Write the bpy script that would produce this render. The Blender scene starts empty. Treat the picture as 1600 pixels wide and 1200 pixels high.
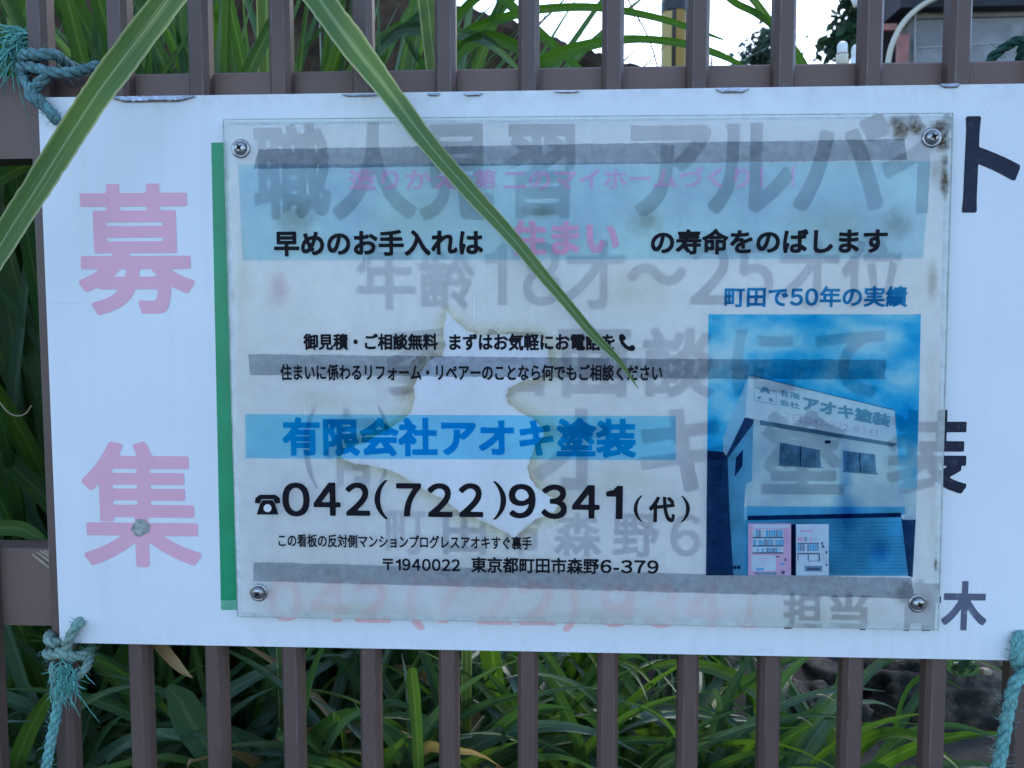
import bpy, bmesh, math, random
import numpy as np
from mathutils import Vector, Matrix, noise as mnoise
R = math.radians
sc = bpy.context.scene
COL = sc.collection

# ------------------------------------------------------------------ camera
Z0 = 1.05                       # height of the sign's lower edge above the pavement
FPX = 1200.0                    # focal length in pixels of the 1600 px wide photo
YAW, PITCH = 0.04486, -0.06662
CAM = Vector((0.54609, -0.8194, 0.34805 + Z0))
ROT = Matrix.Rotation(YAW, 3, 'Z') @ Matrix.Rotation(PITCH, 3, 'X')
cam = bpy.data.cameras.new('camera')
cam.sensor_width = 36.0
cam.lens = 36.0 * FPX / 1600.0
cam.clip_start, cam.clip_end = 0.02, 2000
cam.dof.use_dof = True
cam.dof.focus_distance = 0.83
cam.dof.aperture_fstop = 11.0
camo = bpy.data.objects.new('camera', cam)
COL.objects.link(camo)
r3 = ROT @ Matrix.Rotation(R(90), 3, 'X')
camo.matrix_world = Matrix.Translation(CAM) @ r3.to_4x4()
sc.camera = camo

# ------------------------------------------------------------------ sky, sun, exposure
SUN_EL, SUN_AZ = R(38), R(20)          # sun high behind the fence, hidden by cloud
w = bpy.data.worlds.new('World'); sc.world = w; w.use_nodes = True
nt = w.node_tree; bg = nt.nodes['Background']
sky = nt.nodes.new('ShaderNodeTexSky'); sky.sky_type = 'NISHITA'; sky.sun_disc = False
sky.sun_elevation = SUN_EL; sky.sun_rotation = SUN_AZ
sky.air_density = 1.0; sky.dust_density = .6; sky.ozone_density = 3.2
nt.links.new(sky.outputs[0], bg.inputs[0]); bg.inputs[1].default_value = 0.15
sun = bpy.data.lights.new('sun', 'SUN'); sun.energy = 0.8; sun.angle = R(12); sun.color = (1, .95, .88)
suno = bpy.data.objects.new('sun', sun); COL.objects.link(suno)
sd = Vector((math.sin(SUN_AZ) * math.cos(SUN_EL), math.cos(SUN_AZ) * math.cos(SUN_EL), math.sin(SUN_EL)))
suno.rotation_euler = sd.to_track_quat('Z', 'Y').to_euler(); suno.location = (0, 6, 8)
sc.view_settings.view_transform = 'Standard'; sc.view_settings.look = 'None'
sc.view_settings.gamma = 1; sc.view_settings.exposure = 1.65
cy = sc.cycles
cy.use_denoising = True; cy.transparent_max_bounces = 40
cy.max_bounces = 12; cy.transmission_bounces = 10; cy.diffuse_bounces = 5; cy.glossy_bounces = 4

# ------------------------------------------------------------------ helpers
def P(px, py, Y=0.0):
    """a point of the plane y = Y seen at that place of the photograph"""
    d = ROT @ Vector(((px - 800) / FPX, 1.0, -(py - 600) / FPX))
    return CAM + d * ((Y - CAM.y) / d.y)

def tag(o, label=None, cat=None, group=None, kind=None):
    if label: o['label'] = label
    if cat: o['category'] = cat
    if group: o['group'] = group
    if kind: o['kind'] = kind
    return o

def empty(name, loc, label, cat, group=None):
    o = bpy.data.objects.new(name, None); COL.objects.link(o); o.location = loc
    o.empty_display_size = 0.05
    return tag(o, label, cat, group)

class MB:
    def __init__(s): s.v = []; s.f = []; s.uv = []; s.mi = []; s.sm = []
    def add(s, vs, fs, mi=0, uvs=None, smooth=False):
        b = len(s.v); s.v += [tuple(v) for v in vs]
        for f in fs:
            s.f.append([b + i for i in f]); s.mi.append(mi); s.sm.append(smooth)
            s.uv += [uvs[i] if uvs else (0, 0) for i in f]
    def box(s, a, b, mi=0):
        x0, y0, z0 = a; x1, y1, z1 = b
        s.add([(x0,y0,z0),(x1,y0,z0),(x1,y1,z0),(x0,y1,z0),(x0,y0,z1),(x1,y0,z1),(x1,y1,z1),(x0,y1,z1)],
              [(0,3,2,1),(4,5,6,7),(0,1,5,4),(1,2,6,5),(2,3,7,6),(3,0,4,7)], mi)
    def quad(s, pts, mi=0):
        s.add(pts, [(0,1,2,3)], mi, [(0,0),(1,0),(1,1),(0,1)])
    def poly(s, pts, mi=0):
        s.add(pts, [tuple(range(len(pts)))], mi)
    def prism(s, prof, z0, z1, mi=0):
        n = len(prof)
        s.add([(x,y,z0) for x,y in prof] + [(x,y,z1) for x,y in prof],
              [(i,(i+1)%n,n+(i+1)%n,n+i) for i in range(n)] + [tuple(range(n-1,-1,-1)), tuple(range(n,2*n))], mi)
    def tube(s, pts, rad, n=8, mi=0, cap=True, smooth=True):
        pts = [Vector(p) for p in pts]; m = len(pts)
        rr = rad if isinstance(rad, (list, tuple)) else [rad] * m
        t0 = (pts[1] - pts[0]).normalized()
        u = t0.orthogonal().normalized(); vs = []
        for i, p in enumerate(pts):
            t = (pts[min(i+1, m-1)] - pts[max(i-1, 0)]).normalized()
            u = (u - t * u.dot(t)).normalized(); v = t.cross(u)
            for k in range(n):
                a = 2 * math.pi * k / n
                vs.append(p + (u * math.cos(a) + v * math.sin(a)) * rr[i])
        fs = [(i*n+k, i*n+(k+1)%n, (i+1)*n+(k+1)%n, (i+1)*n+k) for i in range(m-1) for k in range(n)]
        if cap: fs += [tuple(range(n-1, -1, -1)), tuple((m-1)*n+k for k in range(n))]
        s.add(vs, fs, mi, smooth=smooth)
    def lathe(s, c, prof, n=24, mi=0, axis='Z', smooth=True):
        vs = []
        for r_, h in prof:
            for k in range(n):
                a = 2*math.pi*k/n; x, y = r_*math.cos(a), r_*math.sin(a)
                vs.append((c[0]+x, c[1]+y, c[2]+h) if axis == 'Z' else (c[0]+x, c[1]-h, c[2]+y))
        m = len(prof)
        fs = [(i*n+k, i*n+(k+1)%n, (i+1)*n+(k+1)%n, (i+1)*n+k) for i in range(m-1) for k in range(n)]
        fs += [tuple(range(n-1,-1,-1)), tuple((m-1)*n+k for k in range(n))]
        s.add(vs, fs, mi, smooth=smooth)
    def build(s, name, mats, parent=None, origin=None):
        me = bpy.data.meshes.new(name)
        org = Vector(origin) if origin is not None else (Vector(parent.matrix_world.translation) if parent else Vector((0,0,0)))
        if parent is not None and origin is None: org = world_loc(parent)
        me.from_pydata([Vector(v) - org for v in s.v], [], s.f)
        if any(u != (0, 0) for u in s.uv):
            l = me.uv_layers.new(name='UVMap')
            for i, u in enumerate(s.uv): l.data[i].uv = u
        me.polygons.foreach_set('material_index', s.mi)
        me.polygons.foreach_set('use_smooth', s.sm)
        for m in (mats if isinstance(mats, (list, tuple)) else [mats]): me.materials.append(m)
        me.update()
        o = bpy.data.objects.new(name, me); COL.objects.link(o)
        if parent is not None: o.parent = parent
        elif origin is not None: o.location = org
        return o

def world_loc(o):
    p = Vector(o.location)
    while o.parent: o = o.parent; p = p + Vector(o.location)
    return p

def catmull(pts, n):
    pts = [Vector(p) for p in pts]; out = []
    q = [pts[0]*2 - pts[1]] + pts + [pts[-1]*2 - pts[-2]]
    for i in range(1, len(q)-2):
        a, b, c, d = q[i-1], q[i], q[i+1], q[i+2]
        for k in range(n):
            t = k/n
            out.append(0.5*((2*b) + (c-a)*t + (2*a-5*b+4*c-d)*t*t + (3*b-a-3*c+d)*t**3))
    out.append(pts[-1]); return out

# ------------------------------------------------------------------ materials
def newmat(name):
    m = bpy.data.materials.new(name); m.use_nodes = True
    t = m.node_tree; t.nodes.clear()
    o = t.nodes.new('ShaderNodeOutputMaterial')
    return m, t, o
def N(t, typ, **kw):
    n = t.nodes.new(typ)
    for k, v in kw.items():
        if k in n.inputs: n.inputs[k].default_value = v
        else: setattr(n, k, v)
    return n
def L(t, a, b): t.links.new(a, b)
def c4(c): return (c[0], c[1], c[2], 1)
def coords(t): return N(t, 'ShaderNodeTexCoord').outputs['Object']
def noise(t, scale, detail=4, rough=.55, vec=None):
    n = N(t, 'ShaderNodeTexNoise'); n.inputs['Scale'].default_value = scale
    n.inputs['Detail'].default_value = detail; n.inputs['Roughness'].default_value = rough
    L(t, vec if vec is not None else coords(t), n.inputs['Vector']); return n.outputs['Fac']
def ramp(t, fac, stops):
    r = N(t, 'ShaderNodeValToRGB'); e = r.color_ramp.elements
    while len(e) < len(stops): e.new(0.5)
    for i, (p, c) in enumerate(stops): e[i].position = p; e[i].color = c4(c) if not isinstance(c, float) else (c, c, c, 1)
    L(t, fac, r.inputs[0]); return r.outputs[0]
def mixc(t, fac, a, b, mode='MIX'):
    m = N(t, 'ShaderNodeMix', data_type='RGBA', blend_type=mode)
    for sock, v in ((m.inputs[0], fac), (m.inputs[6], a), (m.inputs[7], b)):
        if isinstance(v, (int, float)): sock.default_value = v
        elif isinstance(v, tuple): sock.default_value = c4(v)
        else: L(t, v, sock)
    return m.outputs[2]
def math_(t, op, a, b=0.0):
    m = N(t, 'ShaderNodeMath', operation=op)
    for i, v in enumerate((a, b)):
        if isinstance(v, (int, float)): m.inputs[i].default_value = v
        else: L(t, v, m.inputs[i])
    return m.outputs[0]
def bump(t, h, strength=.3, dist=.01):
    b = N(t, 'ShaderNodeBump'); b.inputs['Strength'].default_value = strength; b.inputs['Distance'].default_value = dist
    L(t, h, b.inputs['Height']); return b.outputs[0]

def pmat(name, col, rough=.5, metal=0.0, var=.12, scale=30, bmp=0.0, bscale=None, spec=.5, dark=None, dscale=8, dthr=(.55, .75)):
    m, t, o = newmat(name)
    p = N(t, 'ShaderNodeBsdfPrincipled'); p.inputs['Metallic'].default_value = metal
    p.inputs['Roughness'].default_value = rough; p.inputs['Specular IOR Level'].default_value = spec
    f = noise(t, scale, 5)
    c = ramp(t, f, [(.3, tuple(k*(1-var) for k in col)), (.7, tuple(min(1, k*(1+var)) for k in col))])
    if dark:
        f2 = ramp(t, noise(t, dscale, 8, .65), [(dthr[0], 0.0), (dthr[1], 1.0)])
        c = mixc(t, f2, c, dark)
    L(t, c, p.inputs['Base Color'])
    if bmp:
        L(t, bump(t, noise(t, bscale or scale*3, 6, .6), bmp, .005), p.inputs['Normal'])
    L(t, p.outputs[0], o.inputs[0]); return m

def ink(name, tint, edge=0.0, var=0.0, vscale=60, p=1.0):
    """a printed transparent ink: it filters what lies under it"""
    m, t, o = newmat(name); tint = tuple(k**p for k in tint)      # light crosses the ink twice
    b = N(t, 'ShaderNodeBsdfTransparent'); b.inputs[0].default_value = c4(tint)
    if var:
        c = ramp(t, noise(t, vscale, 6, .6), [(.3, tuple(k*(1-var) for k in tint)), (.7, tuple(min(1, k*(1+var)) for k in tint))])
        L(t, c, b.inputs[0])
    L(t, b.outputs[0], o.inputs[0]); return m

def stain(name, tint, scale=60, lo=.3, hi=.75, power=1.0, fine=400):
    """a soft-edged blotch over a quad with UVs"""
    m, t, o = newmat(name)
    uv = N(t, 'ShaderNodeTexCoord').outputs['UV']
    v = N(t, 'ShaderNodeVectorMath', operation='SUBTRACT'); L(t, uv, v.inputs[0]); v.inputs[1].default_value = (.5, .5, 0)
    ln = N(t, 'ShaderNodeVectorMath', operation='LENGTH'); L(t, v.outputs[0], ln.inputs[0])
    fall = math_(t, 'SUBTRACT', 1.0, math_(t, 'MULTIPLY', ln.outputs['Value'], 2.0))
    n1 = noise(t, scale, 5, .6); n2 = noise(t, fine, 3, .6)
    s = math_(t, 'ADD', math_(t, 'MULTIPLY', n1, .8), math_(t, 'MULTIPLY', n2, .35))
    msk = math_(t, 'MULTIPLY', math_(t, 'MAXIMUM', fall, 0.0), s)
    msk = math_(t, 'MULTIPLY', msk, 1.8)
    f = ramp(t, msk, [(lo, 0.0), (hi, 1.0)])
    b = N(t, 'ShaderNodeBsdfTransparent')
    L(t, mixc(t, f, (1., 1., 1.), tint), b.inputs[0]); L(t, b.outputs[0], o.inputs[0]); return m

M = {}
M['bar'] = pmat('bronze_aluminium', (.112, .066, .055), .52, .0, .1, 12, .06, 300, dark=(.2, .16, .15), dscale=70, dthr=(.66, .8))
M['worn'] = pmat('worn_edge_highlight', (.155, .120, .112), .4, .1, .3, 25, dark=(.09, .062, .055), dscale=22, dthr=(.5, .62))
M['rail'] = pmat('bronze_rail', (.166, .100, .083), .55, 0, .12, 9, .06, 260, dark=(.07, .05, .05), dscale=30, dthr=(.6, .85))

# white painted board with fine specks of dirt
def board_mat():
    m, t, o = newmat('white_board_paint')
    p = N(t, 'ShaderNodeBsdfPrincipled'); p.inputs['Roughness'].default_value = .42
    p.inputs['Specular IOR Level'].default_value = .35
    big = ramp(t, noise(t, 3.2, 5, .6), [(.3, (.70, .72, .755)), (.7, (.79, .805, .825))])
    sp = ramp(t, noise(t, 420, 3, .5), [(.64, 0.0), (.74, 1.0)])
    reg = ramp(t, noise(t, 7, 4, .6), [(.42, 0.0), (.7, .75)])
    d = math_(t, 'MULTIPLY', sp, reg)
    c = mixc(t, d, big, (.42, .42, .43))
    sp2 = ramp(t, noise(t, 130, 2, .4), [(.76, 0.0), (.80, .8)])
    c = mixc(t, sp2, c, (.36, .36, .37))
    # grime along the lower edge
    sep = N(t, 'ShaderNodeSeparateXYZ'); L(t, coords(t), sep.inputs[0])
    low = math_(t, 'MULTIPLY', ramp(t, sep.outputs['Z'], [(0.0, 1.0), (.05, 0.0)]), ramp(t, noise(t, 60, 6, .7), [(.5, 0.0), (.85, .3)]))
    c = mixc(t, low, c, (.33, .35, .34))
    hi = math_(t, 'MULTIPLY', ramp(t, sep.outputs['Z'], [(.575, 0.0), (.598, .8)]), ramp(t, noise(t, 45, 6, .7), [(.42, 0.0), (.75, .5)]))
    c = mixc(t, hi, c, (.36, .36, .35))
    mp = N(t, 'ShaderNodeMapping'); mp.inputs['Scale'].default_value = (34, 34, 1.3); L(t, coords(t), mp.inputs[0])
    stk = math_(t, 'MULTIPLY', ramp(t, noise(t, 1.0, 5, .6, mp.outputs[0]), [(.5, 0.0), (.8, .38)]), ramp(t, noise(t, 4, 4, .6), [(.35, 0.0), (.65, 1.0)]))
    c = mixc(t, stk, c, (.46, .48, .47))
    mp3 = N(t, 'ShaderNodeMapping'); mp3.inputs['Scale'].default_value = (6, 6, 150); mp3.inputs['Rotation'].default_value = (0, .5, 0); L(t, coords(t), mp3.inputs[0])
    c = mixc(t, ramp(t, noise(t, 1.0, 2, .5, mp3.outputs[0]), [(.74, 0.0), (.78, .35)]), c, (.5, .51, .53))
    L(t, c, p.inputs['Base Color'])
    L(t, bump(t, noise(t, 500, 3), .05, .001), p.inputs['Normal'])
    L(t, p.outputs[0], o.inputs[0]); return m
M['board'] = board_mat()
M['pink'] = pmat('faded_pink_letters', (.80, .40, .50), .5, 0, .07, 9, dark=(.66, .33, .43), dscale=40, dthr=(.62, .9))
M['green'] = pmat('green_stripe', (.004, .27, .115), .4, 0, .14, 14, dark=(.02, .36, .19), dscale=5, dthr=(.55, .8))
M['pale_green'] = pmat('worn_green_stripe', (.14, .40, .27), .5, 0, .2, 40)
M['navy'] = pmat('navy_letters', (.014, .018, .040), .5, 0, .3, 25, spec=.2, dark=(.06, .07, .09), dscale=90, dthr=(.55, .75))
M['slate'] = pmat('faded_navy_letters', (.10, .11, .17), .5, 0, .2, 40, dark=(.3, .32, .36), dscale=90, dthr=(.58, .8))
M['deep_slate'] = pmat('blue_grey_letters', (.020, .032, .12), .5, 0, .2, 40)
M['red'] = pmat('faded_red_letters', (.80, .47, .49), .5, 0, .08, 40)
M['bare'] = pmat('bare_board_patch', (.34, .35, .33), .7, 0, .35, 120, .4, 300, dark=(.14, .13, .12), dscale=150, dthr=(.5, .7))
M['alu'] = pmat('torn_aluminium', (.72, .74, .76), .32, .85, .2, 120, .5, 300, dark=(.42, .40, .40), dscale=160, dthr=(.55, .8))
M['mark'] = pmat('dark_outline', (.28, .25, .24), .8, 0, .4, 200)  # greyish darker strip below each torn flake

def clear_mat():
    m, t, o = newmat('clear_acrylic')
    g = N(t, 'ShaderNodeBsdfRefraction'); g.inputs['IOR'].default_value = 1.45; g.inputs['Roughness'].default_value = 0.02
    g.inputs['Color'].default_value = (.93, .96, .94, 1)
    d = N(t, 'ShaderNodeBsdfDiffuse'); d.inputs[0].default_value = (.72, .75, .71, 1)
    mx = N(t, 'ShaderNodeMixShader')
    L(t, ramp(t, noise(t, 55, 6, .65), [(.3, .35), (.75, .7)]), mx.inputs[0])
    L(t, g.outputs[0], mx.inputs[1]); L(t, d.outputs[0], mx.inputs[2]); L(t, mx.outputs[0], o.inputs[0]); return m
def inner_mat():
    m, t, o = newmat('acrylic_back_face')
    g = N(t, 'ShaderNodeBsdfRefraction'); g.inputs['IOR'].default_value = 1.45; g.inputs['Roughness'].default_value = 0.02
    g.inputs['Color'].default_value = (.97, .98, .98, 1)
    L(t, g.outputs[0], o.inputs[0]); return m
def frost_mat():
    m, t, o = newmat('fogged_film')
    v = N(t, 'ShaderNodeVectorMath', operation='DISTANCE'); v.inputs[1].default_value = (-.05, 0, .105)
    L(t, coords(t), v.inputs[0])
    rg = ramp(t, v.outputs['Value'], [(.09, .05), (.30, .22)])
    g = N(t, 'ShaderNodeBsdfRefraction'); g.inputs['IOR'].default_value = 1.45
    g.inputs['Color'].default_value = (1, .985, .95, 1); L(t, rg, g.inputs['Roughness'])
    d = N(t, 'ShaderNodeBsdfDiffuse')
    tan = ramp(t, noise(t, 6.5, 4, .55), [(.46, 0.0), (.72, .85)])
    c = mixc(t, tan, (.96, .94, .92), (.90, .85, .76))
    sp = ramp(t, noise(t, 330, 4, .6), [(.62, 0.0), (.75, 1.0)])
    reg = ramp(t, noise(t, 9, 5, .65), [(.5, 0.0), (.72, .8)])
    c = mixc(t, math_(t, 'MULTIPLY', sp, reg), c, (.30, .28, .25))
    mp4 = N(t, 'ShaderNodeMapping'); mp4.inputs['Scale'].default_value = (170, 170, 5); mp4.inputs['Rotation'].default_value = (0, .9, 0); L(t, coords(t), mp4.inputs[0])
    scr = ramp(t, noise(t, 1.0, 2, .5, mp4.outputs[0]), [(.72, 0.0), (.76, .5)])
    L(t, c, d.inputs[0])
    fac = ramp(t, noise(t, 10, 4, .6), [(.25, .28), (.75, .50)])
    mx = N(t, 'ShaderNodeMixShader'); L(t, math_(t, 'MAXIMUM', fac, scr), mx.inputs[0]); L(t, g.outputs[0], mx.inputs[1]); L(t, d.outputs[0], mx.inputs[2])
    gl = N(t, 'ShaderNodeBsdfGlossy'); gl.inputs['Roughness'].default_value = .25; gl.inputs[0].default_value = (1, 1, 1, 1)
    mg = N(t, 'ShaderNodeMixShader'); mg.inputs[0].default_value = .035
    L(t, mx.outputs[0], mg.inputs[1]); L(t, gl.outputs[0], mg.inputs[2]); L(t, mg.outputs[0], o.inputs[0]); return m
M['clear'], M['inner'], M['frost'] = clear_mat(), inner_mat(), frost_mat()
M['residue'] = pmat('white_backing_paper', (.68, .68, .69), .6, 0, .03, 14)
M['tan'] = ink('tan_water_stain', (.982, .968, .93), var=.03, vscale=40)
M['band'] = ink('pale_blue_band_ink', (.76, .91, 1.0), var=.10, vscale=9)
M['band_strong'] = ink('sky_blue_band_ink', (.52, .86, 1.0), var=.04, vscale=12)
M['tape'] = ink('grey_tape', (.67, .69, .72), var=.13, vscale=130)
M['print_black'] = pmat('black_print', (.007, .006, .010), .6, 0, .25, 60, spec=.12)
M['print_blue'] = ink('blue_print', (.02, .62, .86), var=.05)
M['print_deep_blue'] = ink('deep_blue_print', (.10, .46, .72), var=.1)
def veil(name, col, fac, vscale=60):
    """a thin faded coat of opaque paint"""
    m, t, o = newmat(name); d = N(t, 'ShaderNodeBsdfDiffuse'); d.inputs[0].default_value = c4(col); b = N(t, 'ShaderNodeBsdfTransparent')
    mx = N(t, 'ShaderNodeMixShader'); L(t, ramp(t, noise(t, vscale, 5, .6), [(.3, fac*.7), (.7, min(1., fac*1.25))]), mx.inputs[0])
    L(t, b.outputs[0], mx.inputs[1]); L(t, d.outputs[0], mx.inputs[2]); L(t, mx.outputs[0], o.inputs[0]); return m
M['print_pink'] = veil('pink_print', (.86, .34, .52), .62)
M['print_pale_pink'] = veil('pale_pink_print', (.82, .36, .62), .42, 18)
M['residue_veil'] = veil('thin_backing_paper', (.85, .86, .89), .55, 14)
M['steel'] = pmat('stainless_steel', (.42, .41, .42), .34, 1.0, .15, 90, dark=(.12, .10, .09), dscale=220, dthr=(.5, .72))
M['recess'] = pmat('screw_recess', (.03, .025, .025), .8)

def rope_mat(name, a, b):
    m, t, o = newmat(name)
    p = N(t, 'ShaderNodeBsdfPrincipled'); p.inputs['Roughness'].default_value = .8; p.inputs['Specular IOR Level'].default_value = .25
    mp = N(t, 'ShaderNodeMapping'); mp.inputs['Scale'].default_value = (1, 1, .35); L(t, coords(t), mp.inputs[0])
    f = noise(t, 420, 4, .6, mp.outputs[0]); g = noise(t, 40, 4, .6)
    c = mixc(t, ramp(t, g, [(.35, 0.0), (.7, 1.0)]), a, b)
    c = mixc(t, ramp(t, f, [(.35, .75), (.6, 0.0)]), c, tuple(k*.35 for k in a))
    L(t, c, p.inputs['Base Color']); L(t, bump(t, f, .6, .002), p.inputs['Normal'])
    L(t, p.outputs[0], o.inputs[0]); return m
M['rope_blue'] = rope_mat('weathered_blue_rope', (.13, .22, .24), (.19, .42, .43))
M['rope_grey'] = rope_mat('weathered_green_rope', (.26, .36, .30), (.22, .42, .36))
M['rope_teal'] = rope_mat('teal_rope', (.15, .40, .38), (.24, .48, .45))
M['fray'] = rope_mat('frayed_teal_fibre', (.13, .44, .38), (.22, .56, .49))
M['rope_dark'] = rope_mat('dark_green_rope', (.03, .09, .08), (.06, .20, .16))

def leaf_mat(name, col, trans, rib=(.33, .42, .26), edge=None, dry=0.0, ribw=.035, glossy=.35, sheen=.3, streak=.0):
    m, t, o = newmat(name)
    uv = N(t, 'ShaderNodeTexCoord').outputs['UV']
    sep = N(t, 'ShaderNodeSeparateXYZ'); L(t, uv, sep.inputs[0])
    u, v = sep.outputs[0], sep.outputs[1]
    du = math_(t, 'ABSOLUTE', math_(t, 'SUBTRACT', u, .5))
    ribm = ramp(t, du, [(ribw*.5, 1.0), (ribw*1.6, 0.0)])
    mp = N(t, 'ShaderNodeMapping'); mp.inputs['Scale'].default_value = (60, 2.5, 1); L(t, uv, mp.inputs[0])
    vein = noise(t, 1.0, 4, .6, mp.outputs[0])
    c = ramp(t, vein, [(.3, tuple(k*.78 for k in col)), (.7, tuple(k*1.25 for k in col))])
    c = mixc(t, ramp(t, noise(t, 14, 4), [(.4, 0.0), (.75, .5)]), c, (col[0]*1.5+.01, col[1]*1.25, col[2]*.7))
    c = mixc(t, math_(t, 'MULTIPLY', ribm, .85), c, rib)
    if streak:
        mp2 = N(t, 'ShaderNodeMapping'); mp2.inputs['Scale'].default_value = (22, 3.2, 1); L(t, uv, mp2.inputs[0])
        st = ramp(t, noise(t, 1.0, 3, .5, mp2.outputs[0]), [(.62, 0.0), (.72, 1.0)])
        c = mixc(t, math_(t, 'MULTIPLY', st, streak), c, (.50, .47, .24))
    if edge:
        em = ramp(t, du, [(.40, 0.0), (.48, 1.0)])
        c = mixc(t, em, c, edge)
    if dry:
        dm = ramp(t, math_(t, 'ADD', v, math_(t, 'MULTIPLY', noise(t, 40, 4), .3)), [(1.12 - dry, 0.0), (1.17, 1.0)])
        c = mixc(t, dm, c, (.45, .34, .20))
    p = N(t, 'ShaderNodeBsdfPrincipled'); p.inputs['Roughness'].default_value = glossy; p.inputs['Specular IOR Level'].default_value = sheen
    L(t, c, p.inputs['Base Color'])
    L(t, bump(t, vein, .25, .002), p.inputs['Normal'])
    tr = N(t, 'ShaderNodeBsdfTranslucent')
    L(t, mixc(t, 1.0, c, (1.25, 1.4, .5), 'MULTIPLY'), tr.inputs[0])
    mx = N(t, 'ShaderNodeMixShader'); mx.inputs[0].default_value = trans
    L(t, p.outputs[0], mx.inputs[1]); L(t, tr.outputs[0], mx.inputs[2]); L(t, mx.outputs[0], o.inputs[0]); return m
M['blade_near'] = leaf_mat('pampas_blade', (.092, .172, .058), .25, (.27, .38, .21), (.42, .44, .25), dry=.10, ribw=.030, streak=.9)
M['leaf_a'] = leaf_mat('strap_leaf_green', (.044, .108, .042), .4, (.10, .18, .07), ribw=.06)
M['leaf_b'] = leaf_mat('strap_leaf_fresh', (.072, .150, .032), .40, (.14, .24, .05), ribw=.06)
M['leaf_c'] = leaf_mat('strap_leaf_bluish', (.062, .132, .08), .3, (.14, .22, .15), ribw=.05, glossy=.28, sheen=.5)
M['leaf_dry'] = leaf_mat('dry_leaf', (.36, .24, .13), .3, (.45, .34, .2), ribw=.05)
M['leaf_sky'] = leaf_mat('thin_arching_leaf', (.035, .105, .018), .35, (.05, .13, .03), ribw=.05)
LEAF = [M['leaf_a'], M['leaf_b'], M['leaf_c'], M['leaf_dry'], M['leaf_sky']]
M['straw'] = pmat('dry_straw', (.36, .29, .19), .7, 0, .2, 80)
M['soil'] = pmat('dark_soil', (.035, .028, .022), .95, 0, .5, 9, 1.0, 30, dark=(.015, .012, .01), dscale=14)
M['rock'] = pmat('mossy_rock', (.085, .072, .056), .95, 0, .75, 42, 1.0, 160, dark=(.010, .010, .008), dscale=13, dthr=(.42, .58))
M['wall_stone'] = pmat('stained_old_concrete', (.085, .056, .040), .95, 0, .5, 7, 1.0, 24, spec=.05, dark=(.020, .015, .011), dscale=3, dthr=(.42, .68))

# ------------------------------------------------------------------ terrain: pavement, kerb step and the raised bank behind the fence
def smooth(a, b, x):
    x = max(0, min(1, (x - a)/(b - a))); return x*x*(3 - 2*x)
def gz(x, y):
    if y < .09: return 0.0
    z = .56*smooth(.09, .13, y) + .42*smooth(.5, 2.2, y) + .5*smooth(2.2, 6.0, y)
    z += .05*mnoise.noise(Vector((x*1.7, y*1.7, 3))) + .02*mnoise.noise(Vector((x*6, y*6, 1))) if y > .13 else 0
    return z
xs = [-900, -300, -80, -25, -10] + [-5 + i*.25 for i in range(49)] + [12, 25, 80, 300, 900]
ys = [-900, -200, -40, -10, -4, -2, -1, -.5, 0, .09, .11, .13] + [.2 + i*.15 for i in range(28)] + [5, 7, 10, 16, 30, 60, 200, 900]
gm = MB(); nx = len(xs)
gm.add([(x, y, gz(x, y)) for y in ys for x in xs],
       [(j*nx+i, j*nx+i+1, (j+1)*nx+i+1, (j+1)*nx+i) for j in range(len(ys)-1) for i in range(nx-1)], smooth=True)
tag(gm.build('ground', M['soil']), 'dark soil of the raised bank behind the fence', 'ground', kind='structure')

mb = MB(); mb.quad([(-60, -7, .004), (60, -7, .004), (60, .085, .004), (-60, .085, .004)])
M['asphalt'] = pmat('grey_asphalt', (.11, .11, .112), .9, 0, .25, 30, .4, 200)
tag(mb.build('pavement', M['asphalt']), 'grey asphalt pavement in front of the fence', 'pavement', kind='structure')

# ------------------------------------------------------------------ fence
YB = 0.006                       # front of the bars
pitch_px = [61, 185, 314, 438, 566, 694, 823, 955, 1089, 1226, 1364, 1504]
bx = [P(p, 20, YB + .01).x for p in pitch_px]
n = len(bx); mi_ = (n-1)/2; mx_ = sum(bx)/n
step = sum((i-mi_)*(b-mx_) for i, b in enumerate(bx)) / sum((i-mi_)**2 for i in range(n))
b0 = mx_ - mi_*step
fence = empty('fence', (mx_, .03, .58), 'brown aluminium fence of upright bars carrying the white signboard', 'fence')
zb0, zb1 = Z0 - .27, Z0 + .98
def bar(x):
    mb = MB(); a, b_, d1, d2 = .0066, .0112, .007, .020
    e = .0005
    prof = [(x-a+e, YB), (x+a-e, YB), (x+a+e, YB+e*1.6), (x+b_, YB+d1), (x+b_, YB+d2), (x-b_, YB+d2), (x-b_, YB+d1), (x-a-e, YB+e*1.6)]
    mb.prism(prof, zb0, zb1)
    for i_ in (1, 7): mb.mi[i_] = 1                    # worn front edges, with the bright edge highlight painted into their colour
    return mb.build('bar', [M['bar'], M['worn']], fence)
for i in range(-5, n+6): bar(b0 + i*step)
YR = YB + .0201
def rail(yt, yb, xr):
    zt, zb = P(xr, yt, YR).z, P(xr, yb, YR).z
    mb = MB(); x0, x1 = b0 - 5.6*step, b0 + (n+5.6)*step
    mb.prism([(YR, zb), (YR, zt-.002), (YR+.002, zt), (YR+.034, zt), (YR+.034, zb)], x0, x1)
    mb.v = [(z, x, y) for x, y, z in mb.v]
    return mb.build('rail', M['rail'], fence)
rail(118, 248, 25); rail(857, 977, 40)
for zz in (zb0 + .03,):
    mb = MB(); mb.box((b0-5.6*step, YR, zz), (b0+(n+5.6)*step, YR+.034, zz+.05)); mb.build('rail', M['rail'], fence)
for xx in (b0 - 5.6*step - .05, b0 + (n+5.6)*step):
    mb = MB(); mb.box((xx, YB, .3), (xx+.05, YB+.05, zb1+.03)); mb.build('post', M['bar'], fence)

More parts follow.
